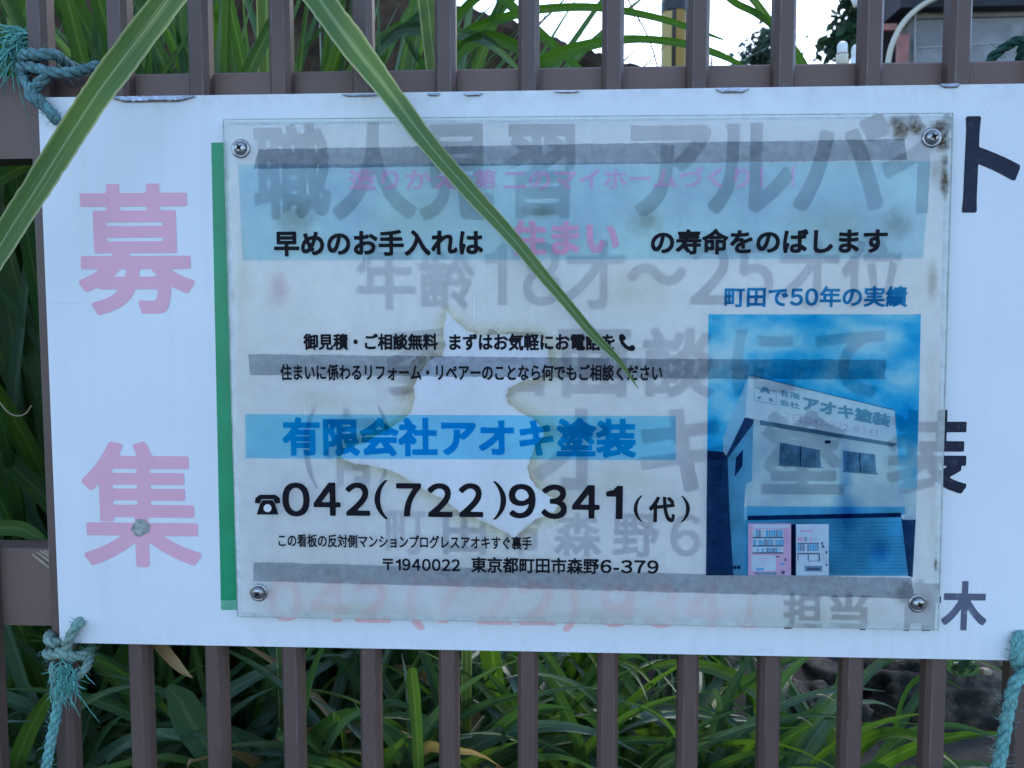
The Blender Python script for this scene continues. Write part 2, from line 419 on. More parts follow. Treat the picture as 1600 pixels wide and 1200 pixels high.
# ------------------------------------------------------------------ lettering tools
def text_mesh(body, off=0.0):
    c = bpy.data.curves.new('lettering', 'FONT'); c.body = body; c.size = 1; c.offset = off
    c.resolution_u = 5; c.fill_mode = 'FRONT'
    o = bpy.data.objects.new('lettering', c); COL.objects.link(o)
    dg = bpy.context.evaluated_depsgraph_get(); dg.update()
    me = bpy.data.meshes.new_from_object(o.evaluated_get(dg))
    vs = [(v.co.x, v.co.y) for v in me.vertices]; fs = [tuple(p.vertices) for p in me.polygons]
    bpy.data.objects.remove(o); bpy.data.curves.remove(c); bpy.data.meshes.remove(me)
    return vs, fs
GLYPH = {}
def glyph(ch, off, cell):
    """fill of one letter thickened by off (in em): signed distance to its outline, cut at off by marching squares"""
    key = (ch, round(off, 4), cell)
    if key in GLYPH: return GLYPH[key]
    vs, fs = text_mesh(chr(0xFF10 + int(ch)) if ch in '023456789' else ch)
    if ch == '1': vs, fs = [(.30, 0), (.40, 0), (.40, .70), (.32, .70), (.24, .605), (.10, .575), (.10, .50), (.30, .50)], [tuple(range(8))]
    if not vs: GLYPH[key] = ([], []); return GLYPH[key]
    cnt = {}
    for f in fs:
        for a, b in zip(f, f[1:] + f[:1]):
            k = (min(a, b), max(a, b)); cnt[k] = cnt.get(k, 0) + 1
    V = np.array(vs); E = np.array([k for k, c in cnt.items() if c == 1])
    A, B = V[E[:, 0]], V[E[:, 1]]
    pad = off + 2*cell
    gx = np.arange(V[:, 0].min() - pad, V[:, 0].max() + pad + cell, cell); gy = np.arange(V[:, 1].min() - pad, V[:, 1].max() + pad + cell, cell)
    X, Y = np.meshgrid(gx, gy); Q = np.stack([X.ravel(), Y.ravel()], 1)
    D = np.full(len(Q), 9.0); IN = np.zeros(len(Q), int)
    for a, b in zip(A, B):
        d = b - a; l2 = d @ d + 1e-18; t = np.clip(((Q - a) @ d)/l2, 0, 1)
        r_ = np.abs(Q - a - t[:, None]*d); D = np.minimum(D, np.maximum(r_.max(1), r_.sum(1)/1.7))
        cr = (a[1] > Q[:, 1]) != (b[1] > Q[:, 1])
        if d[1] != 0: IN += cr & (Q[:, 0] < a[0] + (Q[:, 1] - a[1])*d[0]/d[1])
    F = np.where(IN % 2 == 1, D, -D).reshape(X.shape) + off
    ny, nx_ = F.shape; ov, of, vi = [], [], {}
    def corner(j, i):
        k = (j, i)
        if k not in vi: vi[k] = len(ov); ov.append((gx[i], gy[j]))
        return vi[k]
    def cross(j0, i0, j1, i1):
        if (j0, i0) > (j1, i1): j0, i0, j1, i1 = j1, i1, j0, i0
        k = (j0, i0, j1, i1)
        if k not in vi:
            a, b = F[j0, i0], F[j1, i1]; t = a/(a - b); vi[k] = len(ov)
            ov.append((gx[i0] + (gx[i1] - gx[i0])*t, gy[j0] + (gy[j1] - gy[j0])*t))
        return vi[k]
    S = F > 0
    full = S[:-1, :-1] & S[:-1, 1:] & S[1:, :-1] & S[1:, 1:]; some = (S[:-1, :-1] | S[:-1, 1:] | S[1:, :-1] | S[1:, 1:]) & ~full
    for j in range(ny-1):
        i = 0
        while i < nx_-1:
            if full[j, i]:
                k = i
                while k < nx_-1 and full[j, k]: k += 1
                of.append((corner(j, i), corner(j, k), corner(j+1, k), corner(j+1, i))); i = k
            else: i += 1
    for j, i in zip(*np.nonzero(some)):
        cs = [(j, i), (j, i+1), (j+1, i+1), (j+1, i)]; ins = [bool(S[c]) for c in cs]
        if ins in ([True, False, True, False], [False, True, False, True]):
            for k in range(4):
                if ins[k]: of.append((corner(*cs[k]), cross(*cs[k], *cs[(k+1) % 4]), cross(*cs[k], *cs[k-1])))
            continue
        pl = []
        for k in range(4):
            if ins[k]: pl.append(corner(*cs[k]))
            if ins[k] != ins[(k+1) % 4]: pl.append(cross(*cs[k], *cs[(k+1) % 4]))
        if len(pl) > 2: of.append(tuple(pl))
    GLYPH[key] = (ov, of); return GLYPH[key]
def bold_text(body, off, cell):
    vs, fs = [], []
    pos = 0.0
    for ch in body:
        a, b = glyph(ch, off, cell); k = len(vs); x0 = 0.0; adv = 1.0
        if a and ord(ch) < 128: x0 = min(p[0] for p in a) - .045; adv = max(p[0] for p in a) - x0 + .045      # narrow western letters
        vs += [(x - x0 + pos, y) for x, y in a]; fs += [tuple(k + q for q in f) for f in b]; pos += adv
    return vs, fs
def slope_h(y): return -.0148 + (y - 140)*.0328/879
def slope_v(x): return .045 - (x - 60)*6.2e-5
def rectq(r):
    x0, y0, x1, y1 = r; xm, ym = (x0+x1)/2, (y0+y1)/2
    f = lambda x, y: (x + slope_v(x)*(y-ym), y + slope_h(y)*(x-xm))
    return [f(x0, y0), f(x1, y0), f(x1, y1), f(x0, y1)]           # TL TR BR BL
def put_text(mb, body, q, Y, off=0.0, mi=0):
    if len(q) == 4 and not isinstance(q[0], tuple): q = rectq(q)
    tl, tr, br, bl = [P(a, b, Y) for a, b in q]
    vs, fs = bold_text(body, off, 1/72 if abs(q[2][1]-q[0][1]) > 60 else 1/48) if off > 0 or len(body) == 1 else text_mesh(body)
    x0 = min(v[0] for v in vs); x1 = max(v[0] for v in vs); y0 = min(v[1] for v in vs); y1 = max(v[1] for v in vs)
    out = []
    for x, y in vs:
        u = (x-x0)/(x1-x0); v = (y-y0)/(y1-y0)
        out.append(bl*(1-u)*(1-v) + br*u*(1-v) + tr*u*v + tl*(1-u)*v)
    mb.add(out, fs, mi)
def letters(items, Y, mat, parent, label, off=.02, name='lettering'):
    mb = MB(); last = None
    for it in items:
        body, q = it[0], it[1]; o_ = it[2] if len(it) > 2 else off
        if last is not None and q[0] - last > .45*(q[3]-q[1]):        # a gap starts a new piece of lettering
            mb.build(name, mat, parent)['label'] = label; mb = MB()
        put_text(mb, body, q, Y, o_); last = q[2]
    mb.build(name, mat, parent)['label'] = label
def pxpoly(mb, pts, Y, mi=0): mb.poly([P(a, b, Y) for a, b in pts][::-1], mi)

# ------------------------------------------------------------------ the white signboard
SIGN_W, SIGN_H, SIGN_T = 1.135, .60, .003
sign = empty('signboard', (SIGN_W/2, 0, Z0), 'white recruitment signboard with pink kanji and a green stripe tied to the fence', 'signboard')
def panel():
    cu = bpy.data.curves.new('panel', 'CURVE'); cu.dimensions = '2D'; cu.fill_mode = 'BOTH'; cu.extrude = SIGN_T/2
    def spl(pts):
        s = cu.splines.new('POLY'); s.points.add(len(pts)-1); s.use_cyclic_u = True
        for p, (x, y) in zip(s.points, pts): p.co = (x, y, 0, 1)
    rc = .006; out = []
    for cx_, cy_, a0 in ((SIGN_W-rc, SIGN_H-.001, 0), (.001, SIGN_H-.001, 90), (rc, rc, 180), (SIGN_W-rc, rc, 270)):
        r_ = rc if a0 in (180, 270) else .001
        for k in range(5):
            a = R(a0 + k*22.5); out.append((cx_ + r_*math.cos(a), cy_ + r_*math.sin(a)))
    spl(out)
    for hp in ((86, 186), (124, 972), (1592, 993)):
        p = P(hp[0], hp[1], 0)
        spl([(p.x + .0058*math.cos(2*math.pi*k/20), p.z - Z0 + .0058*math.sin(2*math.pi*k/20)) for k in range(20)])
    spl([(P(1592, 993).x + .0058*math.cos(2*math.pi*k/20), SIGN_H - .025 + .0058*math.sin(2*math.pi*k/20)) for k in range(20)])
    o = bpy.data.objects.new('panel', cu); COL.objects.link(o)
    dg = bpy.context.evaluated_depsgraph_get(); dg.update()
    me = bpy.data.meshes.new_from_object(o.evaluated_get(dg)); bpy.data.objects.remove(o)
    for v in me.vertices: v.co = (v.co.x - SIGN_W/2, SIGN_T/2 - v.co.z, v.co.y)
    bm = bmesh.new(); bm.from_mesh(me); bmesh.ops.remove_doubles(bm, verts=bm.verts, dist=1e-6)
    bmesh.ops.recalc_face_normals(bm, faces=bm.faces); bm.to_mesh(me); bm.free()
    me.materials.clear(); me.materials.append(M['board']); me.name = 'panel'
    for p in me.polygons: p.material_index = 0
    o = bpy.data.objects.new('panel', me); COL.objects.link(o); o.parent = sign
panel()
YL = -.0004
letters([('募', (121, 287, 302, 492))], YL, M['pink'], sign, 'large faded pink kanji at the top of the left margin', .018)
letters([('集', (129, 690, 312, 886))], YL, M['pink'], sign, 'large faded pink kanji with a scraped spot', .018)
row1 = [('職', (397, 193, 517, 343)), ('人', (520, 192, 650, 343)), ('見', (655, 194, 772, 345)), ('習', (793, 194, 898, 342)),
        ('ア', (985, 195, 1110, 338)), ('ル', (1107, 193, 1237, 333)), ('バ', (1240, 178, 1388, 330)), ('イ', (1378, 178, 1487, 334))]
letters(row1, YL, M['navy'], sign, 'dark headline lettering showing through the fogged sheet', .028)
letters([('ト', (1506, 181, 1594, 332))], YL, M['navy'], sign, 'sharp dark last letter of the headline right of the sheet', .028)
row2 = [('年', (557, 380, 650, 484)), ('齢', (655, 383, 742, 484)), ('1', (757, 381, 792, 477), .015), ('8', (817, 378, 877, 478), .02), ('才', (882, 376, 976, 483)),
        ('〜', (980, 412, 1072, 446), .03), ('2', (1078, 380, 1142, 476), .02), ('5', (1150, 380, 1208, 477), .02), ('才', (1214, 375, 1310, 482)), ('位', (1314, 375, 1411, 481))]
letters(row2, YL, M['deep_slate'], sign, 'grey age limit lettering under the sheet', .022)
row3 = [('委', (604, 512, 712, 618)), ('細', (742, 513, 850, 619)), ('面', (872, 514, 985, 621)), ('談', (1004, 512, 1116, 621)), ('に', (1143, 514, 1242, 618)), ('て', (1272, 516, 1380, 620))]
letters(row3, YL, M['deep_slate'], sign, 'blurred grey lettering below the age limit', .028)
row4 = [('(', (474, 634, 497, 762), .0), ('有', (508, 637, 588, 760)), (')', (590, 634, 612, 758), .0), ('ア', (690, 640, 795, 768)), ('オ', (833, 638, 950, 766)), ('キ', (1000, 638, 1137, 768)), ('塗', (1190, 640, 1320, 772))]
letters(row4, YL, M['deep_slate'], sign, 'blurred grey company name under the sheet', .028)
letters([('装', (1385, 640, 1512, 772))], YL, M['navy'], sign, 'half covered navy kanji at the right edge of the sheet', .028)
row5 = [('町', (603, 797, 667, 866)), ('田', (692, 797, 760, 866)), ('市', (782, 799, 846, 868)), ('森', (866, 800, 939, 869)), ('野', (957, 802, 1030, 870)), ('6', (1047, 803, 1094, 869), .02)]
letters(row5, YL, M['deep_slate'], sign, 'blurred grey address lettering under the sheet', .025)
row6 = [('0', (420, 903, 472, 971)), ('4', (484, 904, 545, 972)), ('2', (553, 905, 610, 973)), ('(', (634, 895, 663, 984)), ('7', (667, 906, 725, 974)), ('2', (743, 907, 800, 976)),
        ('2', (809, 908, 868, 977)), (')', (880, 898, 906, 987)), ('9', (938, 910, 992, 980)), ('3', (1005, 911, 1060, 981)), ('4', (1069, 911, 1131, 980)), ('１', (1158, 912, 1184, 981))]
letters(row6, YL, M['red'], sign, 'faded red phone number cut by the lower edge of the sheet', .03)
letters([('担', (1223, 926, 1285, 983)), ('当', (1295, 926, 1355, 984)), ('青', (1403, 905, 1470, 986))], YL, M['navy'], sign, 'dark contact name mostly under the sheet', .03)
letters([('木', (1472, 908, 1542, 985))], YL, M['slate'], sign, 'worn navy kanji in the lower right corner', .03)
mb = MB(); pxpoly(mb, [(330, 223), (355, 222), (370, 938), (345, 938)], YL); mb.build('green_stripe', M['green'], sign)
mb = MB(); pxpoly(mb, [(345, 938), (370, 938), (370.5, 953), (345.5, 953)], YL); mb.build('stripe_end', M['pale_green'], sign)
mb = MB(); rnd = random.Random(4)
pts = []
for k in range(22):
    a = 2*math.pi*k/22; r_ = 14 + rnd.uniform(-2.2, 2.2); pts.append((220 + r_*1.12*math.cos(a), 825 + r_*.9*math.sin(a)))
pxpoly(mb, pts, YL*2); mb.build('scraped_spot', M['bare'], sign)
# torn aluminium skin along the upper edge
def tear(x0, x1, y, depth, seed):
    rr = random.Random(seed); mb = MB(); k = max(5, int((x1-x0)/5)); low, up, back = [], [], []
    for i in range(k+1):
        u = i/k; x = x0 + (x1-x0)*u; env = min(1, 5*min(u, 1-u)+.12)
        yy = y + slope_h(y)*(x-x0)
        low.append(P(x, yy + depth*env*rr.uniform(.75, 1.1), -.0032)); up.append(P(x, yy - .8, -.0006)); back.append(P(x + rr.uniform(-1, 1), yy + depth*env*1.28 + 1.2, -.0005))
    m_ = k+1
    mb.add(up + low, [(i, m_+i, m_+i+1, i+1) for i in range(k)], 0)
    mb.add([Vector(v)+Vector((0, .0024, 0)) for v in low] + back, [(i, m_+i, m_+i+1, i+1) for i in range(k)], 1)
    mb.build('torn_edge', [M['alu'], M['mark']], sign)
for i, a in enumerate(((172, 304, 151.5, 6.5), (534, 592, 147.5, 2.2), (668, 687, 146, 2.6), (724, 754, 145.2, 3.4), (866, 905, 142.5, 1.6), (1119, 1170, 138, 5.5), (1470, 1500, 131.5, 4))): tear(*a, 20+i)

# ------------------------------------------------------------------ the fogged plastic notice screwed onto the board
YF, YK = -.0105, -.0055
plate = empty('plastic_notice', P(910, 580, YF), 'fogged translucent plastic notice with blue print and a photo screwed onto the white board', 'notice')
def plate_mesh():
    out = [(348, 186), (1490, 176), (1467, 985), (371, 964)]
    inn = [(357, 196), (1477, 184), (1458, 972), (378, 957)]
    rr = 5
    O = [P(a, b, YF) for a, b in out]; I = [P(a, b, YF) for a, b in inn]; B = [Vector((p.x, YK, p.z)) for p in O]
    mb = MB(); v = O + I + B
    mb.add(v, [(0,4,5,1), (1,5,6,2), (2,6,7,3), (3,7,4,0)], 0)
    mb.add(v, [(7,6,5,4)], 1)
    mb.add(v, [(0,1,9,8), (1,2,10,9), (2,3,11,10), (3,0,8,11)], 0)
    mb.add(v, [(8,9,10,11)], 2)
    o = mb.build('acrylic_sheet', [M['clear'], M['frost'], M['inner']], plate)
    me = o.data; bm = bmesh.new(); bm.from_mesh(me); bmesh.ops.remove_doubles(bm, verts=bm.verts, dist=1e-6)
    bmesh.ops.recalc_face_normals(bm, faces=bm.faces); bm.to_mesh(me); bm.free()
plate_mesh()
# backing paper still stuck on behind the print, with water stains round it
res = [(700, 488), (712, 505), (728, 518), (748, 526), (800, 524), (842, 528), (855, 545), (856, 565), (862, 577), (840, 588), (812, 595), (793, 606), (788, 620), (794, 634), (812, 646),
       (832, 656), (846, 668), (848, 682), (836, 695), (828, 712), (822, 730), (826, 748), (838, 765), (856, 776), (878, 783), (866, 798), (836, 810), (818, 824), (803, 839), (788, 828), (762, 816),
       (742, 806), (724, 802), (706, 788), (690, 776), (664, 764), (640, 748), (622, 738), (590, 727), (556, 723), (534, 714), (540, 702), (570, 694), (600, 676), (628, 660), (644, 645), (650, 622), (648, 604), (655, 588), (668, 570), (680, 559), (692, 560), (698, 540), (694, 515)]
def jag(pts, seed, amp=1.6):
    rr = random.Random(seed); out = []
    for i in range(len(pts)):
        a, b = pts[i], pts[(i+1) % len(pts)]
        d = math.hypot(b[0]-a[0], b[1]-a[1]); k = max(1, int(d/5))
        for j in range(k):
            u = j/k; out.append((a[0]+(b[0]-a[0])*u + rr.uniform(-amp, amp), a[1]+(b[1]-a[1])*u + rr.uniform(-amp, amp)))
    return out
def grow(pts, d):
    out = []
    n_ = len(pts); ar = sum(pts[i][0]*pts[(i+1)%n_][1] - pts[(i+1)%n_][0]*pts[i][1] for i in range(n_))
    sgn = 1 if ar > 0 else -1
    for i in range(n_):
        a, b = pts[i-1], pts[(i+1) % n_]; tx, ty = b[0]-a[0], b[1]-a[1]; l_ = math.hypot(tx, ty) or 1
        out.append((pts[i][0] + sgn*ty/l_*d, pts[i][1] - sgn*tx/l_*d))
    return out
mb = MB()
for k, d in enumerate((2, 0, -3, -7)): pxpoly(mb, jag(grow(res, d), 3+k, 1.0), YF-.0002-.00003*k)
mb.build('backing_paper', M['residue_veil'], plate)
mb = MB()
for k, d in enumerate((7, 13, 22)): pxpoly(mb, jag(grow(res, d), 7+k, 2), YF-.0001-.00004*k)
mb.build('water_stain', M['tan'], plate)
mb = MB(); pxpoly(mb, [(372, 257), (1455, 252), (1442, 404), (379, 407)], YF-.0005); mb.build('pale_blue_band', M['band'], plate)
mb = MB(); pxpoly(mb, [(383, 647), (1056, 650), (1056, 719), (384, 716)], YF-.0005); mb.build('sky_blue_band', M['band_strong'], plate)
for pts in ([(404, 233), (1414, 217), (1417, 250), (396, 264)], [(388, 553), (1105, 561), (1385, 562), (1383, 593), (1105, 592), (390, 586)],
            [(396, 878), (1100, 897), (1424, 903), (1428, 936), (1100, 927), (396, 908)]):
    mb = MB(); pxpoly(mb, jag(pts, 5, .7), YF-.0004); mb.build('tape_strip', M['tape'], plate)
YT = YF - .0007
letters([('早めのお手入れは', (428, 359, 755, 400)), ('の寿命をのばします', (1017, 357, 1387, 397))], YT, M['print_black'], plate, 'black slogan lettering on the pale blue band', .034)
letters([('住まい', (796, 343, 967, 400))], YT, M['print_pink'], plate, 'pink word in the middle of the slogan', .04)
letters([('造りかえ', (545, 263, 716, 297)), ('第', (740, 264, 776, 296)), ('二のマイホームづくり', (786, 262, 1172, 296)), ('！', (1187, 262, 1193, 292)), ('！', (1236, 260, 1242, 290))], YT, M['print_pale_pink'], plate, 'pale pink headline lettering along the top band', .03)
letters([('町田で50年の実績', (1132, 447, 1418, 480))], YT, M['print_deep_blue'], plate, 'deep blue lettering above the photo', .03)
letters([('御見積・ご相談無料', (474, 521, 684, 547)), ('まずはお気軽にお電話を', (702, 521, 961, 548))], YT, M['print_black'], plate, 'black lettering that offers free estimates', .034)
letters([('住まいに係わるリフォーム・リペアーのことなら何でもご相談ください', (438, 569, 1035, 595))], YT, M['print_black'], plate, 'longest black line of small lettering', .028)
letters([('有限会社アオキ塗装', (441, 652, 994, 714))], YT, M['print_blue'], plate, 'bold blue company name on the sky blue band', .038)
num = [('0', (441, 754, 484, 807)), ('4', (490, 754, 532, 806)), ('2', (540, 754, 578, 806)), ('(', (585, 750, 606, 811), .0), ('7', (619, 755, 658, 807)), ('2', (668, 755, 707, 808)), ('2', (717, 755, 755, 808)),
       (')', (770, 752, 791, 812), .0), ('9', (795, 756, 837, 810)), ('3', (846, 757, 886, 811)), ('4', (894, 758, 937, 810)), ('1', (947, 759, 973, 811), .02), ('(', (990, 774, 1004, 815), .0), ('代', (1014, 776, 1055, 816), .03), (')', (1064, 775, 1078, 816), .0)]
letters(num, YT, M['print_black'], plate, 'large black phone number', .024)
mb = MB()
pxpoly(mb, [(398, 786), (399, 778), (406, 773), (430, 773), (437, 778), (438, 786), (430, 787), (427, 780), (409, 780), (406, 787)], YT)
pxpoly(mb, [(410, 781.5), (426, 781.5), (430, 788), (435, 804), (401, 804), (406, 788)], YT - .00002); pxpoly(mb, [(418 + 6.2*math.cos(.35*k), 794 + 6.2*math.sin(.35*k)) for k in range(18)], YT - .00006, 1)
mb.build('telephone_symbol', [M['print_black'], M['residue']], plate)
letters([('この看板の反対側マンションプログレスアオキすぐ裏手', (435, 836, 831, 857))], YT, M['print_black'], plate, 'small black lettering below the phone number', .022)
letters([('〒1940022', (598, 873, 719, 892)), ('東京都町田市森野', (736, 871, 936, 896)), ('6-379', (938, 875, 1029, 896))], YT, M['print_black'], plate, 'black postal address lettering', .026)
mb = MB()          # telephone handset drawn beside the free estimate line
arc = []
for k in range(13):
    a = R(190 - 100*k/12); arc.append((991 + 20*math.cos(a), 522 + 21*math.sin(a)*-1 + 0))
hs = [(968, 523), (973, 521.5), (978, 527), (977, 531), (974, 533), (978, 538), (983, 541.5), (986, 539), (990, 539), (993, 544), (991, 548), (984, 548.5), (976, 544), (970, 537), (967, 529)]
pxpoly(mb, hs, YT); mb.build('handset_symbol', M['print_black'], plate)

# printed photograph of the painted building
def photo_sky():
    m, t, o = newmat('photo_sky_ink')
    mp = N(t, 'ShaderNodeMapping'); mp.inputs['Scale'].default_value = (1, 1, 1.5); L(t, coords(t), mp.inputs[0])
    f = noise(t, 11, 7, .55, mp.outputs[0])
    c = ramp(t, f, [(.36, (.03, .56, .90)), (.47, (.16, .70, .95)), (.60, (.60, .90, 1.)), (.8, (.86, .96, 1.))])
    b = N(t, 'ShaderNodeBsdfTransparent'); L(t, c, b.inputs[0]); L(t, b.outputs[0], o.inputs[0]); return m
inks = {'sky': photo_sky(), 'wall': ink('photo_wall_ink', (.44, .72, .95), p=.42, var=.22, vscale=14), 'pale': ink('photo_pale_ink', (.58, .80, 1.0), p=.42, var=.08, vscale=20),
        'side': ink('photo_side_ink', (.05, .25, .45), p=.42, var=.2, vscale=20), 'gutter': ink('photo_gutter_ink', (.22, .55, .80), p=.42, var=.1, vscale=20), 'dark': ink('photo_dark_ink', (.02, .06, .16), p=.62, var=.2, vscale=60),
        'window': ink('photo_window_ink', (.10, .22, .36), p=.42, var=.25, vscale=80), 'awning': ink('photo_awning_ink', (.05, .36, .66), p=.42, var=.12, vscale=30), 'shutter': ink('photo_shutter_ink', (.03, .26, .50), p=.42, var=.3, vscale=10),
        'pinkm': ink('photo_pink_ink', (.95, .58, .80), p=.42, var=.1, vscale=60), 'line': ink('photo_line_ink', (.12, .22, .32), p=.42), 'lettering': ink('photo_letter_ink', (.12, .34, .46), p=.42), 'cell': ink('photo_goods_ink', (.22, .55, .82), p=.42, var=.5, vscale=260)}
keys = list(inks); KI = {k: i for i, k in enumerate(keys)}
photo = MB()
def ph(kind, pts, lay): pxpoly(photo, pts, YF - .00055 - .00005*lay, KI[kind])
def phr(kind, x0, y0, x1, y1, lay): ph(kind, [(x0, y0), (x1, y0), (x1, y1), (x0, y1)], lay)
ph('sky', [(1107, 491), (1439, 491), (1433, 762), (1405, 766), (1402, 694), (1398, 641), (1170, 586), (1130, 684), (1131, 706), (1105, 704)], 0)
ph('gutter', [(1170, 586), (1164, 652), (1135, 712), (1130, 690), (1130, 684)], 0)
ph('pale', [(1170, 586), (1398, 641), (1403, 694), (1164, 652)], 0)
ph('dark', [(1164, 652), (1178, 655), (1177, 662), (1137, 716), (1135, 712)], 0)
ph('side', [(1177, 662), (1175, 752), (1166, 756), (1163, 792), (1162, 899), (1146, 899), (1140, 800), (1137, 716)], 0)
ph('wall', [(1178, 655), (1403, 694), (1401, 700), (1408, 792), (1166, 791), (1166, 756), (1175, 752), (1177, 662)], 0)
ph('dark', [(1105, 704), (1131, 706), (1137, 716), (1140, 800), (1146, 899), (1103, 899)], 0)
ph('awning', [(1166, 791), (1414, 792), (1415, 803), (1408, 806), (1168, 812)], 0)
ph('shutter', [(1168, 812), (1408, 806), (1419, 900), (1162, 899), (1163, 812)], 0)
ph('gutter', [(1163, 792), (1166, 791), (1168, 812), (1163, 812)], 0)
ph('wall', [(1405, 766), (1433, 762), (1431, 812), (1410, 812), (1415, 803), (1414, 792), (1408, 792)], 0)
ph('dark', [(1410, 812), (1431, 812), (1426, 902), (1419, 900), (1408, 806)], 0)
for k in range(15): ph('gutter', [(1297, 818 + k*5.4), (1409 + k*.6, 816 + k*5.5), (1409 + k*.6, 816.9 + k*5.5), (1297, 818.9 + k*5.4)], 1)
ph('line', [(1170, 585), (1398, 640), (1398, 641.6), (1170, 586.6)], 1); ph('line', [(1187, 656), (1402, 693), (1396, 698), (1188, 664)], 1)
for q in ([(1219, 691), (1281, 703), (1283, 730), (1217, 726)], [(1317, 704), (1367, 710), (1370, 740), (1318, 736)]):
    ph('window', q, 1); (a, b, c, d) = q
    ph('dark', [((a[0]+b[0])/2, (a[1]+b[1])/2), ((a[0]+b[0])/2+1.4, (a[1]+b[1])/2), ((d[0]+c[0])/2+1.4, (d[1]+c[1])/2), ((d[0]+c[0])/2, (d[1]+c[1])/2)], 2)
    ph('line', [(d[0]-2, d[1]), (c[0]+3, c[1]), (c[0]+3, c[1]+1.8), (d[0]-2, d[1]+1.8)], 1)
ph('dark', [(1150, 715), (1161, 702), (1160, 728), (1148, 745)], 1)
phr('dark', 1289, 688, 1298, 693, 1)
ph('dark', [(1168, 806), (1408, 801), (1408, 808), (1168, 813)], 1)
phr('dark', 1236, 819, 1243, 899, 1)
# second machine reads lighter than the shutter: cut out of it as pale panel in front
for q in ((1146, 884, 1151, 889), (1152, 884, 1157, 889)): phr('dark', *q, 2)
for k in range(9): phr('gutter', 1105 + (k % 3)*8, 722 + k*18, 1109 + (k % 3)*9, 725 + k*18, 1)
ph('wall', [(1107, 727), (1128, 729), (1128, 752), (1106, 750)], 1)
LAY = YF - .00055 - .0002
put_text(photo, 'アオキ塗装', [(1255, 617), (1393, 648), (1390, 668), (1254, 641)], LAY, .05, KI['lettering'])
put_text(photo, '有限', [(1218, 608), (1250, 615), (1250, 625), (1218, 619)], LAY, .03, KI['lettering'])
put_text(photo, '会社', [(1218, 623), (1250, 630), (1250, 640), (1218, 633)], LAY, .03, KI['lettering'])
put_text(photo, 'TEL042-722-9341', [(1225, 644), (1372, 672), (1371, 682), (1225, 655)], LAY, .0, KI['pinkm'])
for q in ([(1178, 605), (1213, 611), (1213, 611.8), (1178, 605.8)], [(1178, 625), (1213, 632), (1213, 632.8), (1178, 625.8)], [(1178, 605), (1178.8, 605), (1178.8, 625.5), (1178, 625)], [(1212.3, 611), (1213, 611), (1213, 632.4), (1212.3, 632)]): ph('line', q, 3)
ph('lettering', [(1192, 604), (1199, 605), (1204, 616), (1200, 615), (1196, 611), (1192, 614), (1187, 613)], 4)
ph('lettering', [(1184, 620), (1190, 619), (1188, 624), (1182, 623)], 4); ph('lettering', [(1201, 622), (1206, 622), (1209, 628), (1202, 627)], 4)
po = photo.build('printed_photo', [inks[k] for k in keys], plate); po['label'] = 'printed photo of a white two storey building under a blue sky with two vending machines'
mb = MB()          # the two vending machines of the photo, printed in pale ink
VM = ['white', 'pink', 'blue', 'dark', 'pale', 'grey']
def mch(k, x0, y0, x1, y1, m): pxpoly(mb, [(x0, y0), (x1, y0), (x1, y1), (x0, y1)], YF-.00078-.00003*k, VM.index(m))
mch(0, 1169, 818, 1236, 899, 'pink'); mch(1, 1177, 820, 1232, 825, 'white'); mch(1, 1176, 827, 1224, 865, 'white'); mch(1, 1174, 868, 1212, 892, 'white'); mch(1, 1244, 819, 1295, 899, 'white')
rr = random.Random(6)
for row, (y0, y1) in enumerate(((827, 839), (842, 852), (855, 863))):
    x = 1177
    while x < 1222:
        w_ = rr.uniform(2, 4); mch(2, x, y0 + rr.uniform(0, 2), x + w_, y1, rr.choice(('blue', 'blue', 'grey', 'pale', 'blue'))); x += w_ + .6
    mch(3, 1176, y1, 1224, y1 + 2, 'dark')
mch(2, 1179, 894, 1213, 898, 'grey'); mch(2, 1182, 888, 1194, 891, 'blue'); mch(2, 1186, 872, 1203, 873.4, 'pink'); mch(2, 1212, 869, 1218, 871, 'dark'); mch(2, 1226, 872, 1228.5, 877, 'dark'); mch(2, 1219, 880, 1226, 883, 'blue'); mch(2, 1221, 892, 1226, 897, 'dark'); mch(2, 1192, 873, 1193, 886, 'pink')
x = 1246
while x < 1279:
    w_ = rr.uniform(2, 4); mch(2, x, 839, x + w_, 846, rr.choice(('pale', 'grey', 'pale', 'pink'))); mch(2, x, 850, x + w_, 861, rr.choice(('blue', 'blue', 'grey', 'pale'))); x += w_ + .6
mch(3, 1246, 848, 1280, 849.6, 'dark'); mch(2, 1246, 864, 1281, 866, 'dark'); mch(2, 1262, 866, 1263.6, 876, 'dark'); mch(2, 1279, 866, 1281, 877, 'dark'); mch(2, 1263, 876, 1280, 877.2, 'grey'); mch(2, 1246, 866, 1247.5, 876, 'dark')
mch(2, 1257, 884, 1285, 893, 'grey'); mch(3, 1261, 887, 1281, 891, 'dark'); mch(2, 1283, 847, 1286, 851, 'dark'); mch(2, 1284, 852, 1288, 856, 'dark'); mch(2, 1290, 861, 1293, 865, 'dark'); mch(2, 1290, 881, 1293, 884, 'dark'); mch(2, 1250, 828, 1270, 831, 'pink'); mch(2, 1274, 827, 1292, 828, 'pale')
vm = lambda n_, c: pmat('photo_%s_print' % n_, c, .5, 0, .12, 60)
mb.build('vending_machine_print', [vm('white', (.36, .46, .54)), vm('pink', (.44, .27, .40)), vm('blue', (.05, .26, .46)), vm('dark', (.02, .05, .10)), vm('pale', (.30, .42, .50)), vm('grey', (.10, .18, .26))], plate)

